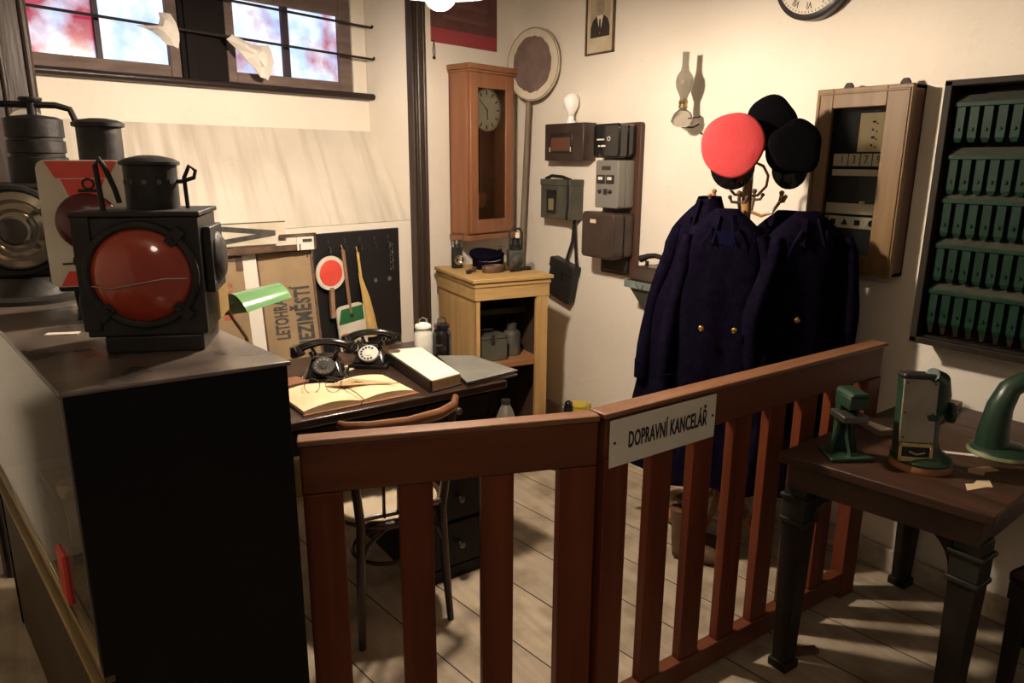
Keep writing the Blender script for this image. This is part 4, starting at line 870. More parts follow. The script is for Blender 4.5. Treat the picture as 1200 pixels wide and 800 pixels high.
# box with bulb
t = rthing('bell_box', 'dark wooden box with small window, a white bulb mounted on top', 'box', 3.495, 1.60)
q = MB(); q.box(0, .345, -.095, 0, 0, .205); q.obj('box_body', M_BROWNB, t, bevel=.004)
q = MB(); q.box(.055, .255, -.101, -.095, .045, .150); q.obj('window_frame', M_BLACK, t, bevel=.002)
q = MB(); q.box(.068, .240, -.103, -.101, .055, .128); q.obj('brown_plate', mat('brown_plate', (.12, .055, .03), .4), t); q = MB(); q.box(.055, .060, -.104, -.102, .05, .075); q.box(.243, .248, -.104, -.102, .05, .075); q.obj('white_clip', M_WHITE, t)
q = MB(T(.178, -.05, 0)); q.cyl((0, 0, .205), (0, 0, .22), .03); q.cyl((0, 0, .22), (0, 0, .25), .02, .017); q.obj('socket', M_OPAL, t)
q = MB(T(.178, -.05, 0)); q.lathe([(.018, .245), (.022, .262), (.040, .29), (.046, .318), (.044, .342), (.030, .362), (.0001, .370)], 28); q.obj('bulb', M_OPAL, t, smooth=80)
# olive box
t = rthing('field_telephone_box', 'olive grey strapped box on the wall under the bulb box', 'box', 3.52, 1.27)
q = MB(); q.box(0, .275, -.10, 0, 0, .222); q.obj('box_body', M_OLIVE, t, bevel=.004); q = MB(); q.box(-.003, .278, -.104, 0, .19, .226); q.obj('lid', M_OLIVE, t, bevel=.004)
q = MB(); q.box(.06, .15, -.103, -.10, .03, .165); q.obj('window_surround', M_BLACK, t); q = MB(); q.box(.082, .128, -.105, -.103, .05, .115); q.obj('paper_label', mat('olive_label', (.20, .18, .09), .7), t)
q = MB(); q.tube([(.02, -.08, .226), (.08, -.08, .245), (.18, -.08, .240), (.255, -.08, .222)], .006, 6, 1.8); q.tube([(.255, -.10, .225), (.262, -.107, .1), (.25, -.105, 0)], .005, 6, 1.8); q.obj('strap', M_LEATH, t)
t = rthing('leather_case', 'black leather case hanging by a long strap on the right wall', 'case', 3.40, .79)
RY = Matrix.Rotation(R(13), 4, 'Y')
q = MB(RY); q.box(-.11, .11, -.065, -.004, 0, .225); q.obj('case_body', M_LEATH, t, bevel=.012); q = MB(RY); q.box(-.114, .114, -.071, -.002, .17, .235); q.obj('flap', M_LEATH, t, bevel=.010); q = MB(RY); q.box(-.02, .02, -.075, -.071, .12, .2); q.obj('buckle_strap', M_LEATH, t)
q = MB(); q.tube([(.145, -.03, .20), (.125, -.03, .36), (.115, -.03, .48)], .005, 6, 2.2); q.tube([(.05, -.03, .235), (.10, -.03, .35), (.115, -.03, .48)], .005, 6, 2.2); q.obj('shoulder_strap', M_LEATH, t)
q = MB(); q.cyl((.115, 0, .485), (.115, -.04, .485), .005); q.obj('nail', M_IRON, t)
# relay board
t = rthing('instrument_board', 'tall dark brown wooden back board carrying three wall instruments', 'board', 3.05, .995)
q = MB(); q.prism(rrect(0, .275, 0, .80, .015), -.028, 0); q.obj('board_panel', M_RBOARD, t, bevel=.004)
q = MB(); q.box(.03, .235, -.05, -.028, .02, .11); q.obj('lower_block', M_BLACK, t, bevel=.006)
def rounded_box(m, x0, x1, y0, y1, z0, z1, r): m.prism(rrect(x0, x1, z0, z1, r), y0, y1); return m
t = rthing('black_bell_unit', 'small black moulded unit at the top of the wooden back board', 'instrument', 3.0, 1.62, off=.028)
q = MB(); rounded_box(q, 0, .195, -.06, 0, 0, .165, .02); q.obj('rear_housing', M_GLOSS, t, bevel=.008); q = MB(); rounded_box(q, -.004, .199, -.125, -.062, -.003, .168, .022); q.obj('front_housing', M_GLOSS, t, bevel=.010, seg=3)
q = MB(); q.box(.03, .085, -.1262, -.125, .085, .092); q.box(.04, .055, -.1262, -.125, .052, .060); q.box(.062, .095, -.1262, -.125, .052, .060); q.ring(.010, .002, T(.12, -.126, .092, 90, 0, 0), 14, 6); q.obj('white_marks', M_WHITE, t)
t = rthing('grey_meter_unit', 'grey metal instrument with two small windows, middle of the back board', 'instrument', 2.985, 1.36, off=.028)
q = MB(); rounded_box(q, 0, .175, -.055, 0, 0, .245, .012); q.obj('rear_housing', M_GREYBOX, t, bevel=.004); q = MB(); rounded_box(q, 0, .175, -.115, -.057, 0, .245, .012); q.obj('front_housing', M_GREYBOX, t, bevel=.005)
for x in (.030, .100):
    q = MB(); q.box(x-.014, x+.046, -.121, -.115, .125, .170); q.obj('window_surround', M_BLACK, t, bevel=.002)
    q = MB(); q.box(x, x+.032, -.123, -.121, .145, .160); q.obj('white_window', M_WHITE, t)
for x in (.04, .12): q = MB(); q.lathe([(.011, 0), (.011, .008), (.006, .014)], 16, T(x, -.115, .085, 90, 0, 0)); q.obj('knob', M_BLACK, t)
q = MB(); q.box(.07, .095, -.120, -.115, .07, .10); q.obj('switch', M_BLACK, t); q = MB(); q.box(.05, .115, -.117, -.115, .195, .215); q.obj('name_plate', M_BROWNB, t)
t = rthing('brown_relay_unit', 'large dark brown moulded unit at the bottom of the back board', 'instrument', 3.045, 1.10, off=.028)
q = MB(); rounded_box(q, 0, .25, -.07, 0, 0, .235, .02); q.obj('rear_housing', M_BROWNB, t, bevel=.008); q = MB(); rounded_box(q, -.004, .254, -.15, -.072, -.004, .239, .024); q.obj('front_housing', M_BROWNB, t, bevel=.012, seg=3)
q = MB(); q.box(.07, .115, -.152, -.15, .18, .20); q.obj('paper_label', M_PAPER, t); q = MB(); q.ring(.010, .002, T(.10, -.151, .08, 90, 0, 0), 16, 6); q.obj('keyhole', M_GREYM, t)
# phone shelf
t = rthing('wall_desk_bracket', 'tapering wall bracket shelf with pale blue-grey edge, beside the coats', 'shelf', 2.70, .76)
q = MB(); q.box(0, .36, -.17, 0, .235, .25); q.obj('shelf_board', M_OLIVE, t); q = MB(); q.box(.0, .36, -.175, -.17, .215, .25); q.obj('front_edge', M_TEAL, t)
q = MB(); q.frustum((.14, .24, -.06, 0, -.02), (.01, .35, -.168, 0, .235)); q.obj('tapered_body', M_OLIVE, t, bevel=.004); q = MB(); q.tube([(.16, -.06, .0), (.17, -.055, -.06), (.175, -.05, -.03)], .003); q.obj('hanging_cord', M_LEATH, t)
q = MB(); q.box(.10, .104, -.174, -.172, .235, .243); q.tube([(.08, -.176, .245), (.12, -.178, .205), (.14, -.176, .24)], .002, 6); q.obj('cable', M_BLACKM, t)
t = rthing('wall_telephone', 'dark handset telephone resting on the bracket shelf', 'telephone', 2.56, 1.01, off=.09)
q = MB(); q.frustum((-.12, .10, -.07, .07, 0), (-.10, .09, -.055, .055, .075)); q.obj('body', M_BROWNB, t, bevel=.012)
for x in (-.06, .05): q = MB(); q.tube([(x, -.01, .07), (x+.003, -.01, .10)], .01); q.obj('cradle_prong', M_GLOSS, t)
q = MB(); q.tube([(-.10, -.01, .105), (-.05, -.01, .125), (.0, -.01, .132), (.06, -.01, .125), (.11, -.01, .105)], [.02, .014, .013, .014, .02], 12); q.obj('handset', M_GLOSS, t)
# wall oil lamp
t = rthing('oil_lamp', 'glass kerosene lamp with tall chimney hanging on the right wall', 'oil lamp', 2.425, 1.742)
q = MB(T(0, -.115, 0)); q.lathe([(.016, .135), (.019, .15), (.036, .185), (.040, .21), (.036, .235), (.019, .262), (.015, .285), (.0155, .34), (.0135, .34), (.013, .285), (.017, .262), (.034, .235), (.038, .21), (.034, .185), (.017, .15), (.014, .135)], 28); q.obj('chimney', M_GLASSG, t, smooth=70)
q = MB(T(0, -.115, 0)); q.lathe([(.015, .095), (.022, .10), (.018, .115), (.022, .122), (.017, .135)], 24); q.obj('burner', M_BRASS, t)
q = MB(T(0, -.115, 0)); q.lathe([(.02, .012), (.042, .025), (.050, .05), (.040, .075), (.018, .09), (.015, .097)], 28); q.obj('oil_font', M_GLASSG, t, smooth=70)
q = MB(T(0, -.115, 0)); q.tube([(-.045, 0, .05), (-.062, 0, .055), (-.066, 0, .04), (-.045, 0, .035)], .005); q.obj('finger_loop', M_GLASSG, t); q = MB(); q.tube([(0, 0, .07), (.03, -.03, .06), (.03, -.115, .05)], .003); q.tube([(0, 0, .03), (0, -.04, .014), (0, -.115, .012)], .004); q.obj('wall_hook', M_IRON, t)
t = rthing('wall_nail', 'bent nail in the wall left of the red cap', 'nail', 2.38, 1.725); q = MB(); q.tube([(0, 0, 0), (0, -.025, .0), (-.006, -.032, .008)], .004, 8); q.obj('nail_shank', M_IRON, t)
# round station clock
t = rthing('station_clock', 'round white-faced clock cut by the top edge of the picture', 'clock', 1.855, 2.315)
q = MB(); q.lathe([(.165, 0), (.172, .01), (.172, .05), (.158, .058)], 48, T(0, 0, 0, 90, 0, 0)); q.obj('clock_rim', M_BLACK, t)
q = MB(); q.lathe([(.156, .045), (.15, .0585), (.0001, .059)], 48, T(0, 0, 0, 90, 0, 0)); dl = q.obj('dial', M_DIALW, t)
for i, s_ in enumerate(('XII', 'I', 'II', 'III', 'IIII', 'V', 'VI', 'VII', 'VIII', 'IX', 'X', 'XI')):
    a = R(30*i); text(s_, .036, M_INK, dl, T(.118*math.sin(a), -.0596, .118*math.cos(a), 0, math.degrees(a), 0), name='hour_numeral', sx=.8)
q = MB()
for i in range(60): q.box(-.001, .001, -.0605, -.0592, .139, .147, T(0, 0, 0, 0, 6*i, 0))
q.obj('minute_track', M_INK, dl)
for (a, l_) in ((-60, .085), (20, .12)): q = MB(); q.box(-.004, .004, -.064, -.061, -.02, l_, T(0, 0, 0, 0, a, 0)); q.obj('hand', M_INK, dl)
# indicator case
t = rthing('indicator_case', 'brown wooden glazed case with rows of symbol cards, left of the green rack', 'case', 1.752, 1.185)
W_, H_, D_ = .365, .685, .075
q = MB(); q.box(0, W_, -.012, 0, 0, H_); q.box(0, .015, -D_, 0, 0, H_); q.box(W_-.015, W_, -D_, 0, 0, H_); q.box(0, W_, -D_, 0, 0, .015); q.box(0, W_, -D_, 0, H_-.015, H_); q.obj('case_box', mat('case_side_dark', (.085, .035, .018), .45, col2=(.12, .055, .028), scale=4, stretch=(5, 5, .4)), t, bevel=.002)
q = MB(); gx0, gx1, gz0, gz1 = .065, .275, .07, .615
q.box(-.004, gx0, -D_-.02, -D_, -.002, H_+.002); q.box(gx1, W_+.002, -D_-.02, -D_, -.002, H_+.002); q.box(gx0, gx1, -D_-.02, -D_, -.002, gz0); q.box(gx0, gx1, -D_-.02, -D_, gz1, H_+.002); dr = q.obj('door_frame', M_CASEW, t, bevel=.003)
q = MB(); q.box(.008, W_-.012, -D_-.024, -D_-.019, .012, .02); q.box(.008, W_-.012, -D_-.024, -D_-.019, H_-.02, H_-.012); q.box(.004, .012, -D_-.024, -D_-.019, .012, H_-.012); q.box(W_-.014, W_-.006, -D_-.024, -D_-.019, .012, H_-.012); q.obj('frame_bead', M_CASEW, dr, bevel=.002)
q = MB(); q.box(gx0, gx1, -D_-.010, -D_-.007, gz0, gz1); q.obj('door_glass', bpy.data.materials['door_glass'], dr)
q = MB(); q.box(.015, W_-.015, -.054, -.012, .015, H_-.015); q.obj('inner_board', mat('case_inner_black', (.02, .02, .024), .6), t)
q = MB(); q.box(.165, .300, -.0610, -.0560, .455, .595); q.obj('paper_chart', M_PAPER, t); q = MB()
for j in range(4): q.box(.215, .222+.006*(j % 2), -.0625, -.0610, .475+.028*j, .482+.028*j); q.box(.23, .238, -.0625, -.0610, .47+.028*j, .474+.028*j)
q.obj('chart_marks', M_INK, t)
q = MB(); q.box(.075, .33, -.0650, -.0560, .402, .448); q.obj('card_row', M_PAPERW, t); q = MB()
for j in range(4): q.box(.135+.048*j, .137+.048*j, -.0670, -.0650, .402, .448)
q.box(.075, .33, -.0670, -.0650, .396, .402); q.obj('row_divider', M_INK, t)
for j, s_ in enumerate('1379'): text(s_, .042, M_INK, t, T(.112+.048*j, -.0665, .425), name='card_number', sx=.7)
q = MB(); q.box(.075, .33, -.0650, -.0560, .366, .390); q.obj('card_row', M_PAPERW, t)
q = MB(); q.box(.065, .31, -.0650, -.0560, .222, .262); q.box(.20, .218, -.0650, -.0560, .26, .272); q.obj('label_strip', M_SIGNW, t)
q = MB(); q.box(.065, .31, -.0650, -.0560, .168, .212); q.obj('card_row', M_PAPERW, t)
q = MB(); q.box(.09, .112, -.0665, -.0650, .180, .200); q.prism([(.135, .180), (.163, .180), (.149, .203)], -.0665, -.0650); q.box(.19, .212, -.0665, -.0650, .180, .200); q.prism(circle(.258, .190, .012, 16), -.0665, -.0650); q.box(.075, .079, -.0665, -.0650, .168, .212); q.box(.290, .294, -.0665, -.0650, .168, .212); q.obj('card_symbols', M_INK, t)
q = MB()
for j in range(6): q.box(.14+.02*j, .152+.02*j, -D_-.0075, -D_-.0065+.0, .028, .034) if False else q.box(.14+.02*j, .152+.02*j, -.0560, -.0545, .055, .062)
q.obj('small_marks', M_SIGNW, t)
for x in (.10, .315): q = MB(); q.prism([(x-.02, H_-.005), (x+.02, H_-.005)]+circle(x, H_+.006, .018, 10, None, 0, 180)[:0]+[(x+.018, H_+.012), (x+.009, H_+.024), (x-.009, H_+.024), (x-.018, H_+.012)], -.06, -.05); q.obj('hanging_eye', M_IRON, t, bevel=.002)
# green rack
t = rthing('tooth_rack_cabinet', 'black wall cabinet with five rows of green toothed drawers, at the right edge', 'cabinet', 1.268, .975)
W_, H_, D_ = .95, .89, .11
q = MB(); q.box(0, W_, -.012, 0, 0, H_); q.box(0, .02, -D_, 0, 0, H_); q.box(W_-.02, W_, -D_, 0, 0, H_); q.box(0, W_, -D_, 0, 0, .018); q.box(0, W_, -D_, 0, H_-.018, H_); q.obj('cabinet_frame', M_RACKB, t, bevel=.002)
q = MB(); q.box(-.004, W_, -D_-.006, -D_, -.004, .018); q.box(-.004, W_, -D_-.006, -D_, H_-.016, H_+.003); q.box(-.004, .020, -D_-.006, -D_, 0, H_); q.obj('front_lip', mat('rack_lip', (.018, .014, .009), .6, spec=.2), t, bevel=.002)
for zt in (.835, .665, .52, .365, .205):
    r_ = MB().box(.03, W_-.03, -.06, -.012, zt-.135, zt-.008).obj('drawer_row', M_RACKG, t, bevel=.003)
    q = MB(); q.frustum((.025, W_-.025, -.092, -.012, zt-.012), (.035, W_-.035, -.06, -.012, zt+.012)); q.obj('dusty_ledge', M_DUST, r_, bevel=.002)
    q = MB(); q.box(.025, W_-.025, -.095, -.06, zt-.028, zt-.012); q.obj('row_rail', M_RACKG, r_, bevel=.002)
    for j in range(21):
        x = .034+.0425*j; q = MB(); q.box(x, x+.027, -.090, -.058, zt-.128, zt-.026); q.frustum((x+.005, x+.022, -.086, -.064, zt-.142), (x, x+.027, -.090, -.058, zt-.128)); q.cyl((x+.011, -.095, zt-.10), (x+.011, -.09, zt-.10), .006, n=8); q.obj('tooth', M_RACKG, r_)
q = MB()
for j in range(21): q.frustum((.045+.0425*j, .055+.0425*j, -.085, -.075, .036), (.040+.0425*j, .060+.0425*j, -.09, -.07, .062)); 
q.box(.03, W_-.03, -.09, -.02, .018, .024); q.obj('tooth_tips', M_RACKB, t)
for z in (.33, .375, .42): q = MB(); q.box(-.014, -.001, -.07, -.02, z, z+.03); q.obj('side_clip', M_FOLDER, t)

# ================================================================== COAT STAND
SX, SY = 2.43, 1.86
cs = thing('coat_stand', 'honey-coloured bentwood coat stand hung with dark coats and caps', 'coat stand', (SX, SY, 0))
q = MB(); q.lathe([(.018, .12), (.022, .3), (.022, 1.2), (.019, 1.5), (.017, 1.62), (.02, 1.63), (.0001, 1.65)], 20); q.obj('pole', M_BENT, cs)
for k_ in range(4):
    a = R(100+90*k_); c_, s_ = math.cos(a), math.sin(a)
    q = MB(); q.tube([(c_*.02, s_*.02, .30), (c_*.05, s_*.05, .20), (c_*.10, s_*.10, .10), (c_*.19, s_*.19, .05), (c_*.235, s_*.235, .018), (c_*.215, s_*.215, .012)], .0125, 10); q.obj('foot', M_BENT, cs)
q = MB(); q.ring(.13, .009, T(0, 0, .125), 36, 8); q.obj('foot_ring', M_BENT, cs)
for k_ in range(4):
    a = R(115+90*k_); c_, s_ = math.cos(a), math.sin(a)
    q = MB()
    q.tube([(c_*.018, s_*.018, 1.41), (c_*.06, s_*.06, 1.395), (c_*.10, s_*.10, 1.41), (c_*.125, s_*.125, 1.45), (c_*.13, s_*.13, 1.48)], .0065, 8); q.ball((c_*.13, s_*.13, 1.485), .010)
    for d_ in (-1, 1): q.tube([(c_*.125, s_*.125, 1.45), (c_*.135-d_*s_*.025, s_*.135+d_*c_*.025, 1.452), (c_*.14-d_*s_*.032, s_*.14+d_*c_*.032, 1.468)], .0055, 8); q.ball((c_*.14-d_*s_*.032, s_*.14+d_*c_*.032, 1.470), .008)
    q.obj('coat_hook', M_RUST if k_ % 2 else M_BENT, cs)
for k_ in range(3):
    a = R(30+120*k_); c_, s_ = math.cos(a), math.sin(a)
    q = MB(); q.tube([(c_*.016, s_*.016, 1.47), (c_*.05, s_*.05, 1.475), (c_*.085, s_*.085, 1.51), (c_*.09, s_*.09, 1.55), (c_*.065, s_*.065, 1.585), (c_*.02, s_*.02, 1.60)], .0055, 8); q.obj('hat_hook', M_BENT, cs)

def coat(lab, x, y, rz, z1, hem, rx, ry, seed, sway=(0, 0), group='dark uniform coats on the stand', buttons=(), lining=False, collar_up=False):
    """hung overcoat: body with folds, two sleeves, collar, lapel, buttons. local -y is its front"""
    rnd = random.Random(seed)
    t = thing('uniform_coat', lab, 'coat', (x, y, hem), rz, group)
    Hh = z1-hem; n = 56; ph = [rnd.uniform(0, 6.28) for _ in range(4)]
    lv = [(0, 1.16, 1.25), (.03, 1.15, 1.22), (.18, 1.08, 1.12), (.36, 1.02, 1.02), (.52, .97, .92), (.66, .97, .88), (.78, 1.0, .88), (.85, .99, .86), (.90, .88, .76), (.935, .70, .64), (.965, .50, .52), (.985, .34, .42), (1.0, .24, .32)]
    vs = []; fs = []
    for (u, a_, b_) in lv:
        amp = .018+.095*(1-u)**.7 if u < .9 else .01
        for i in range(n):
            th = 2*math.pi*i/n
            f = 1+amp*math.sin(5*th+ph[0]+u*1.2)+amp*.7*math.sin(9*th+ph[1]-u*2)+amp*.3*math.sin(14*th+ph[2])
            c_, s_ = math.cos(th), math.sin(th)
            vs.append((rx*a_*f*abs(c_)**.8*(1 if c_ > 0 else -1)+sway[0]*(1-u), ry*b_*f*abs(s_)**.85*(1 if s_ > 0 else -1)+sway[1]*(1-u), u*Hh+(.012*math.sin(3*th+ph[3]) if u == 0 else 0)))
    for j in range(len(lv)-1):
        for i in range(n): k_ = (i+1) % n; fs.append((j*n+i, j*n+k_, (j+1)*n+k_, (j+1)*n+i))
    fs += [tuple(range(n-1, -1, -1)), tuple((len(lv)-1)*n+i for i in range(n))]
    q = MB(); q.add(vs, fs); q.obj('coat_body', M_NAVY, t, smooth=70)
    for s_ in (-1, 1):
        q = MB(); m_ = 10; pts = []; rs = []
        for i in range(m_+1):
            u = i/m_; zz = Hh*(.915-.56*u); xx = s_*rx*(.74+.30*min(1, u*2.2))+sway[0]*.5*u; pts.append((xx+.012*math.sin(6*u+ph[0]), -ry*.25-.03*u+.01*math.sin(5*u+ph[1]), zz)); rs.append((.050+.005*math.sin(11*u+ph[2]))*(1-.10*u) if i > 1 else .030+.014*i)
        q.tube(pts, rs, 14, .72); q.obj('sleeve', M_NAVY, t, smooth=60)
        c_ = MB(); e = Vector(pts[-1]); c_.tube([e+Vector((0, 0, .075)), e+Vector((0, 0, -.002))], .0475, 16, .74); c_.obj('cuff', M_NAVY, t)
    q = MB(); zc = Hh*.965; m_ = 22; hgt = .050 if collar_up else .016; vs = []; fs = []
    for i in range(m_+1):                        # folded collar: a band round the neck, open and pointed at the front
        th = R(-68+316*i/m_); e = abs(2*i/m_-1)**3
        for (rr, zz) in ((.27, -.03-.03*e), (.24, hgt*(1-.25*e)), (.29, hgt*(1-.25*e)+.004), (.46+.10*e, -.03-.055*e)):
            vs.append((rx*rr*1.05*math.cos(th), ry*rr*1.55*math.sin(th)-.012*e, zc+zz))
    for i in range(m_):
        for k_ in range(4): a_ = i*4; fs.append((a_+k_, a_+4+k_, a_+4+(k_+1) % 4, a_+(k_+1) % 4))
    fs += [(0, 1, 2, 3), (m_*4+3, m_*4+2, m_*4+1, m_*4)]
    q.add(vs, fs); q.obj('collar', M_NAVY, t, smooth=50)
    fy = -ry*.98
    for s_ in (-1, 1):
        q = MB(); q.prism([(s_*.012, Hh*.60), (s_*.10, Hh*.84), (s_*.075, Hh*.90), (s_*.045, Hh*.945)][::s_], fy*.96-.010, fy*.96+.02, T(0, .02, 0)); q.obj('lapel', M_NAVY, t, bevel=.004)
    if lining: q = MB(); q.prism([(-.05, Hh*.93), (.05, Hh*.93), (.0, Hh*.80)], fy*.80, fy*.86+.03); q.obj('blue_lining', M_NAVYB, t)
    for (bx, bz) in buttons:
        b_ = MB(); uu = bz/Hh; b_.lathe([(.011, 0), (.011, .004), (.006, .008), (.0001, .009)], 14, T(bx, fy*(1.04 if uu < .85 else .9)-.016, bz, 90, 0, 0)); b_.obj('button', M_GOLD, t)
    return t
coat('dark navy uniform coat with raised collar, nearest the wall telephone', 2.33, 1.96, -72, 1.455, .28, .150, .085, 1, sway=(-.15, 0), collar_up=True, buttons=((-.05, .98), (-.055, .62), (-.06, .34), (.05, .62)))
coat('dark navy uniform coat facing the barrier, middle of the coat stand', 2.235, 1.795, -52, 1.43, .33, .175, .085, 2, lining=True, buttons=((-.06, .66), (.06, .66), (-.06, .42), (.06, .42)))
coat('dark navy uniform coat at the side of the stand nearest the wooden glazed case', 2.44, 1.59, -32, 1.425, .34, .175, .085, 3, buttons=((-.05, .70), (-.05, .48)))
coat('dark navy overcoat at the back of the stand against the wall', 2.625, 1.80, -90, 1.41, .30, .20, .07, 4, buttons=())
cap('station_master_cap', 'bright red-topped railway cap hanging on the front of the coat stand', (2.315, 1.850, 1.65), (-.80, -.56, .14), M_REDC, M_BLACKC, .119, 1, .07, twist=-90, wob=.022)
cap('peaked_cap', 'black uniform cap hanging above and behind the red cap', (2.46, 1.825, 1.715), (-.5, -.62, .45), M_BLACKC, M_BLACKC, .093, 1, .09, twist=200, wob=.06)
cap('peaked_cap', 'black uniform cap to the right of the red cap, beside the glazed case', (2.47, 1.725, 1.635), (-.55, -.70, .20), M_BLACKC, M_BLACKC, .098, 1, .10, twist=-70, wob=.075)
# foot of stand: shoe tray
t = thing('wooden_shoe_last', 'pair-like turned pale wooden block on the floor at the coat stand foot', 'wood block', (2.36, 2.05, 0), 20)
q = MB(); q.ball((0, 0, .048), .072, .048, .048); q.obj('block', M_BENT, t); q = MB(); q.ball((.07, .03, .092), .042, .036, .032); q.cyl((.06, .02, .06), (.07, .03, .09), .02); q.obj('upper_knob', M_BENT, t)
t = thing('leather_boots', 'dark leather boots standing under the coats', 'boots', (2.22, 1.80, 0), 30)
for s_ in (-1, 1): q = MB(T(s_*.055, 0, 0)); q.tube([(0, .09, .035), (0, .03, .04), (0, -.05, .035), (0, -.11, .028)], [.036, .042, .040, .028], 14, .85); q.tube([(0, .06, .04), (0, .065, .14), (0, .07, .22)], [.040, .040, .045], 14); q.obj('boot', M_LEATHB, t, smooth=60)

# ================================================================== TABLE WITH MACHINES
TZ = .75
tb = thing('side_table', 'dark oak table with bracketed legs against the right wall', 'table', (1.835, 1.215, 0))
q = MB(); q.slab([(0, 0), (.905, .03), (.915, -.52), (.10, -.565)][::-1] if False else [(0, 0), (.09, -.56), (.918, -.50), (.915, .035)], TZ-.03, TZ); q.obj('tabletop', M_TABLE, tb, bevel=.004)
q = MB(); q.slab([(.03, -.02), (.115, -.53), (.90, -.48), (.90, .015)], TZ-.11, TZ-.03); q.obj('apron', mat('table_apron', (.030, .015, .010), .45, col2=(.055, .028, .016), scale=5), tb)
for (x, y, b0, b1) in ((.075, -.045, 1, 1), (.155, -.500, -1, 1), (.86, -.445, -1, -1), (.87, -.015, 1, -1)):
    q = MB(T(x, y, 0)); q.frustum((-.026, .026, -.026, .026, .03), (-.036, .036, -.036, .036, .52)); q.box(-.034, .034, -.034, .034, 0, .03); lo_ = q.obj('leg', M_TLEG, tb, bevel=.003)
    q = MB(T(x, y, 0)); q.box(-.042, .042, -.042, .042, .52, .535); q.box(-.038, .038, -.038, .038, .535, .60); q.box(-.045, .045, -.045, .045, .60, .612); q.box(-.036, .036, -.036, .036, .612, .65); q.obj('capital', M_CAPIT, lo_, bevel=.003)
# curved brackets of the front
for (x, y, s_) in ((.095, -.085, -1), (.15, -.455, 1)):
    q = MB(T(x, y, 0)); ln = .11
    pr = [(0, .64), (0, .53)]+[(s_*(ln-ln*math.cos(R(90*i/6))), .53+.11*math.sin(R(90*i/6))) for i in range(1, 7)]
    vs = [(dx, yy, zz) for dx in (-.012, .012) for yy, zz in pr]; m_ = len(pr)
    q.add(vs, [tuple(range(m_)), tuple(range(2*m_-1, m_-1, -1))]+[(i, (i+1) % m_, m_+(i+1) % m_, m_+i) for i in range(m_)]); q.obj('corner_bracket', M_TLEG, tb)
q = MB(T(.19, -.50, 0)); pr = [(0, .65), (0, .53)]+[(.11-.11*math.cos(R(90*i/6)), .53+.12*math.sin(R(90*i/6))) for i in range(1, 7)]; q.prism(pr, -.012, .012); q.obj('corner_bracket', M_TLEG, tb)
# small green stamp machine
t = thing('date_stamp_press', 'small green cast-iron stamping press at the left corner of the table', 'press', (1.975, 1.085, TZ), -32)
q = MB(); q.slab([(-.065, -.05), (.065, -.05), (.055, .06), (-.055, .06)], 0, .012); q.obj('base', M_MACHG, t, bevel=.003)
q = MB(); q.tube([(-.035, .02, .01), (-.022, .02, .07), (-.018, .02, .13)], [.012, .010, .012], 8); q.tube([(.035, .02, .01), (.022, .02, .07), (.018, .02, .13)], [.012, .010, .012], 8); q.tube([(0, -.03, .01), (0, .0, .06), (0, .02, .13)], .006); q.box(-.024, .024, .022, .04, .01, .15); q.obj('column', M_MACHG, t)
q = MB(); q.box(-.045, .03, -.055, .03, .122, .142); q.obj('lower_jaw', M_GREYM, t, bevel=.003); q = MB(); q.box(-.028, .032, -.045, .042, .158, .195); q.prism([(-.03, .195), (.034, .195), (.024, .208), (-.020, .208)], -.047, .044); q.box(-.026, .032, .01, .042, .14, .16); q.obj('upper_jaw', M_MACHG, t, bevel=.004)
# main machine
t = thing('ticket_dating_machine', 'green ticket dating machine with tall cream front plate and brass slot, centre of table', 'machine', (2.095, .925, TZ), -45)
q = MB(); q.lathe([(.082, 0), (.084, .006), (.080, .020)], 36); q.obj('chipped_foot', M_CHIP, t); q = MB(); q.lathe([(.080, .020), (.082, .026), (.074, .036), (.05, .05), (.036, .08), (.034, .14), (.044, .15), (.044, .165), (.030, .175)], 36); q.obj('pedestal', M_MACHG, t)
q = MB(); q.tube([(.02, .02, .15), (.035, .03, .21), (.022, .01, .255), (-.01, -.02, .278)], [.036, .032, .028, .02], 16); q.lathe([(.028, 0), (.03, .01), (.012, .02)], 20, T(.06, .01, .16, 0, 90, 0)); q.obj('body_casting', M_MACHG, t, smooth=60)
PT = T(-.035, -.055, 0, -7, 0, 0)
q = MB(PT); q.box(-.047, .047, -.0, .05, .045, .265); q.obj('head_housing', M_MACHG, t, bevel=.003); q = MB(PT); q.box(-.047, .043, -.006, .0, .085, .268); q.obj('cream_plate', M_MACHC, t, bevel=.002)
q = MB(PT); q.box(-.050, .050, -.010, .054, .265, .282); q.obj('dark_cap', M_BLACK, t, bevel=.006)
q = MB(PT); q.box(-.047, .043, -.010, .0, .072, .084); q.box(-.047, .043, -.010, .0, .030, .045); q.box(-.047, -.038, -.010, 0, .03, .084); q.box(.034, .043, -.010, 0, .03, .084); q.obj('brass_slot', M_BRASS2, t, bevel=.002)
q = MB(PT); q.box(-.038, .034, -.004, .0, .045, .072); q.obj('slot_interior', M_INK, t); q = MB(PT); q.tube([(-.02, -.008, .06), (0, -.010, .052), (.022, -.008, .058)], .004); q.obj('slot_lever', M_CHROME, t)
for x, z in ((-.038, .255), (.034, .255), (-.038, .17), (.034, .17), (-.038, .10)): q = MB(PT); q.cyl((x, -.008, z), (x, -.005, z), .0028, n=8); q.obj('rivet', M_INK, t)
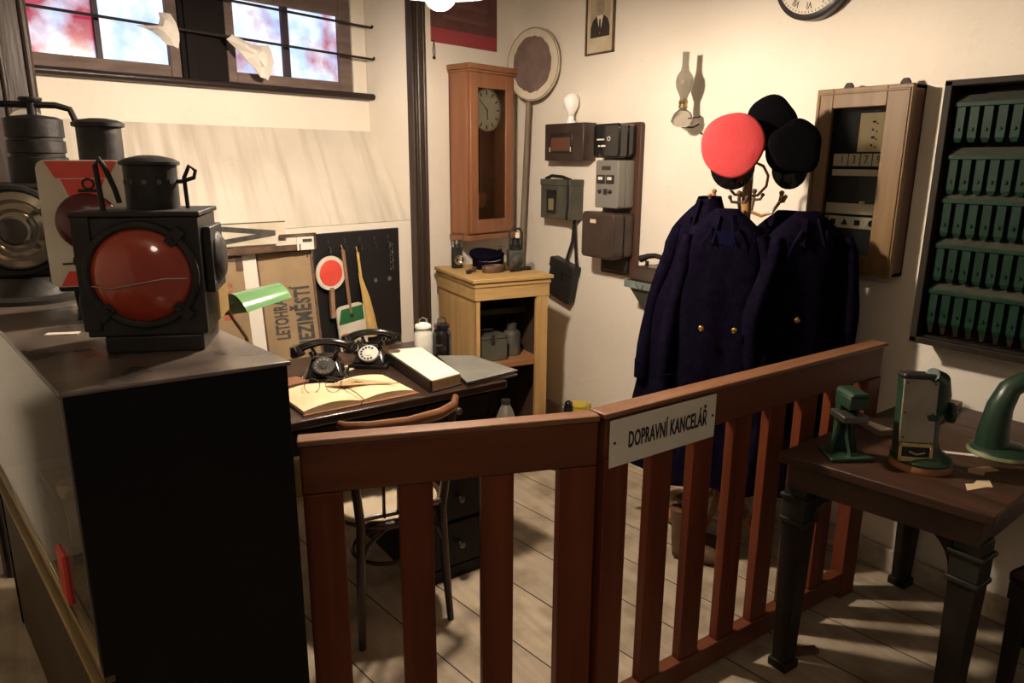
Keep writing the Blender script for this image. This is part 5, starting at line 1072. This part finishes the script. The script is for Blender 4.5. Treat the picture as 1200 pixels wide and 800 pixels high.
# second machine
t = thing('curved_press', 'green horn-shaped press on a round chipped base at the right edge of the table', 'press', (2.385, .83, TZ), -40)
q = MB(); q.lathe([(.088, 0), (.090, .005), (.084, .014)], 36); q.obj('chipped_foot', mat('chipped_green_rim', (.20, .22, .10), .6, col2=(.08, .10, .05), scale=18), t)
q = MB(); q.lathe([(.084, .014), (.076, .024), (.05, .032)], 36); q.tube([(-.03, .0, .02), (-.03, 0, .08), (-.024, 0, .15), (-.005, 0, .205), (.03, 0, .232), (.08, 0, .235)], [.050, .044, .038, .033, .029, .027], 20, .9); q.obj('horn_casting', M_MACHG, t, smooth=60)
q = MB(); q.cyl((.075, 0, .26), (.075, 0, .15), .022); q.lathe([(.03, .262), (.03, .27), (.0001, .28)], 20, T(.075, 0, 0)); q.obj('plunger', M_BLACKM, t)
# papers on table
def scrap(nm, lab, cat, x, y, rz, poly, m_, th=.0012, z=TZ):
    q = MB(); q.slab(poly, 0, th); o = q.obj(nm, m_); o.location = (x, y, z+.0003); o.rotation_euler = (0, 0, R(rz)); tag(o, lab, cat); return o
scrap('torn_paper', 'torn brownish paper piece at the front right of the table', 'paper', 2.085, .765, 0, [(-.06, 0), (-.02, .022), (.0, .01), (.03, .015), (.06, -.005), (.02, -.03), (.0, -.018)], M_PAPER)
scrap('torn_label', 'torn brown label piece just behind the front paper scrap', 'paper', 2.20, .80, -10, [(-.05, .01), (-.02, .03), (.05, .012), (.045, -.02), (.0, -.008), (-.03, -.02)], mat('brown_paper', (.36, .25, .15), .85))
scrap('ruler_strip', 'long narrow white strip lying between the two green machines', 'strip', 2.27, .905, -52, [(-.085, -.009), (.085, -.009), (.085, .009), (-.085, .009)], M_WHITE, .002)
t = thing('ticket_pad', 'small grey pad with torn light corner behind the ticket machine', 'pad', (2.33, 1.115, TZ), -25)
q = MB(); q.box(-.10, .10, -.05, .06, 0, .018); q.obj('pad_block', mat('pad_grey', (.16, .13, .09), .8), t); q = MB(); q.slab([(-.10, -.05), (-.06, -.052), (-.085, .03), (-.10, .04)], .018, .024); q.obj('torn_corner', M_PAPERW, t)
q = MB(); q.box(-.15, .15, -.05, .05, 0, .025); o = q.obj('wooden_block', wood('block_wood', (.12, .06, .03), (.18, .10, .05), axis='x'), bevel=.003)
o.location = (2.12, 1.19, TZ) if False else (2.58, 1.13, TZ); o.rotation_euler = (0, 0, R(5)); tag(o, 'low brown wooden block at the rear of the table by the wall', 'block')

# chair at right edge
t = thing('slatted_chair', 'dark chair with a ribbed wooden slat seat at the lower right edge', 'chair', (2.42, .50, 0), -8)
q = MB(); q.prism(rrect(-.21, .21, -.20, .20, .07), 0, .016, T(0, 0, .443, -90, 0, 0)); q.obj('seat_frame', M_TLEG, t, bevel=.003)
for j in range(8): q = MB(); q.box(-.19, .19, -.175+.046*j, -.145+.046*j, .443, .455); q.obj('seat_slat', M_TABLE, t, bevel=.003)
q = MB(); q.box(-.19, .19, -.18, .18, .375, .427); q.obj('seat_rail', M_TLEG, t)
for (x, y) in ((-.165, .155), (.165, .155), (-.165, -.155), (.165, -.155)): q = MB(); q.frustum((x-.014, x+.014, y-.014, y+.014, 0), (x-.02, x+.02, y-.02, y+.02, .40)); q.obj('leg', M_TLEG, t)
t = MB(); t.slab([(-.05, -.012), (.05, -.02), (.055, .012), (-.045, .02)], 0, .012); o = t.obj('wood_chip', M_RUST); o.location = (2.02, 1.17, 0); o.rotation_euler = (0, 0, R(-20)); tag(o, 'small dark wood scrap on the floor by the table leg', 'scrap')
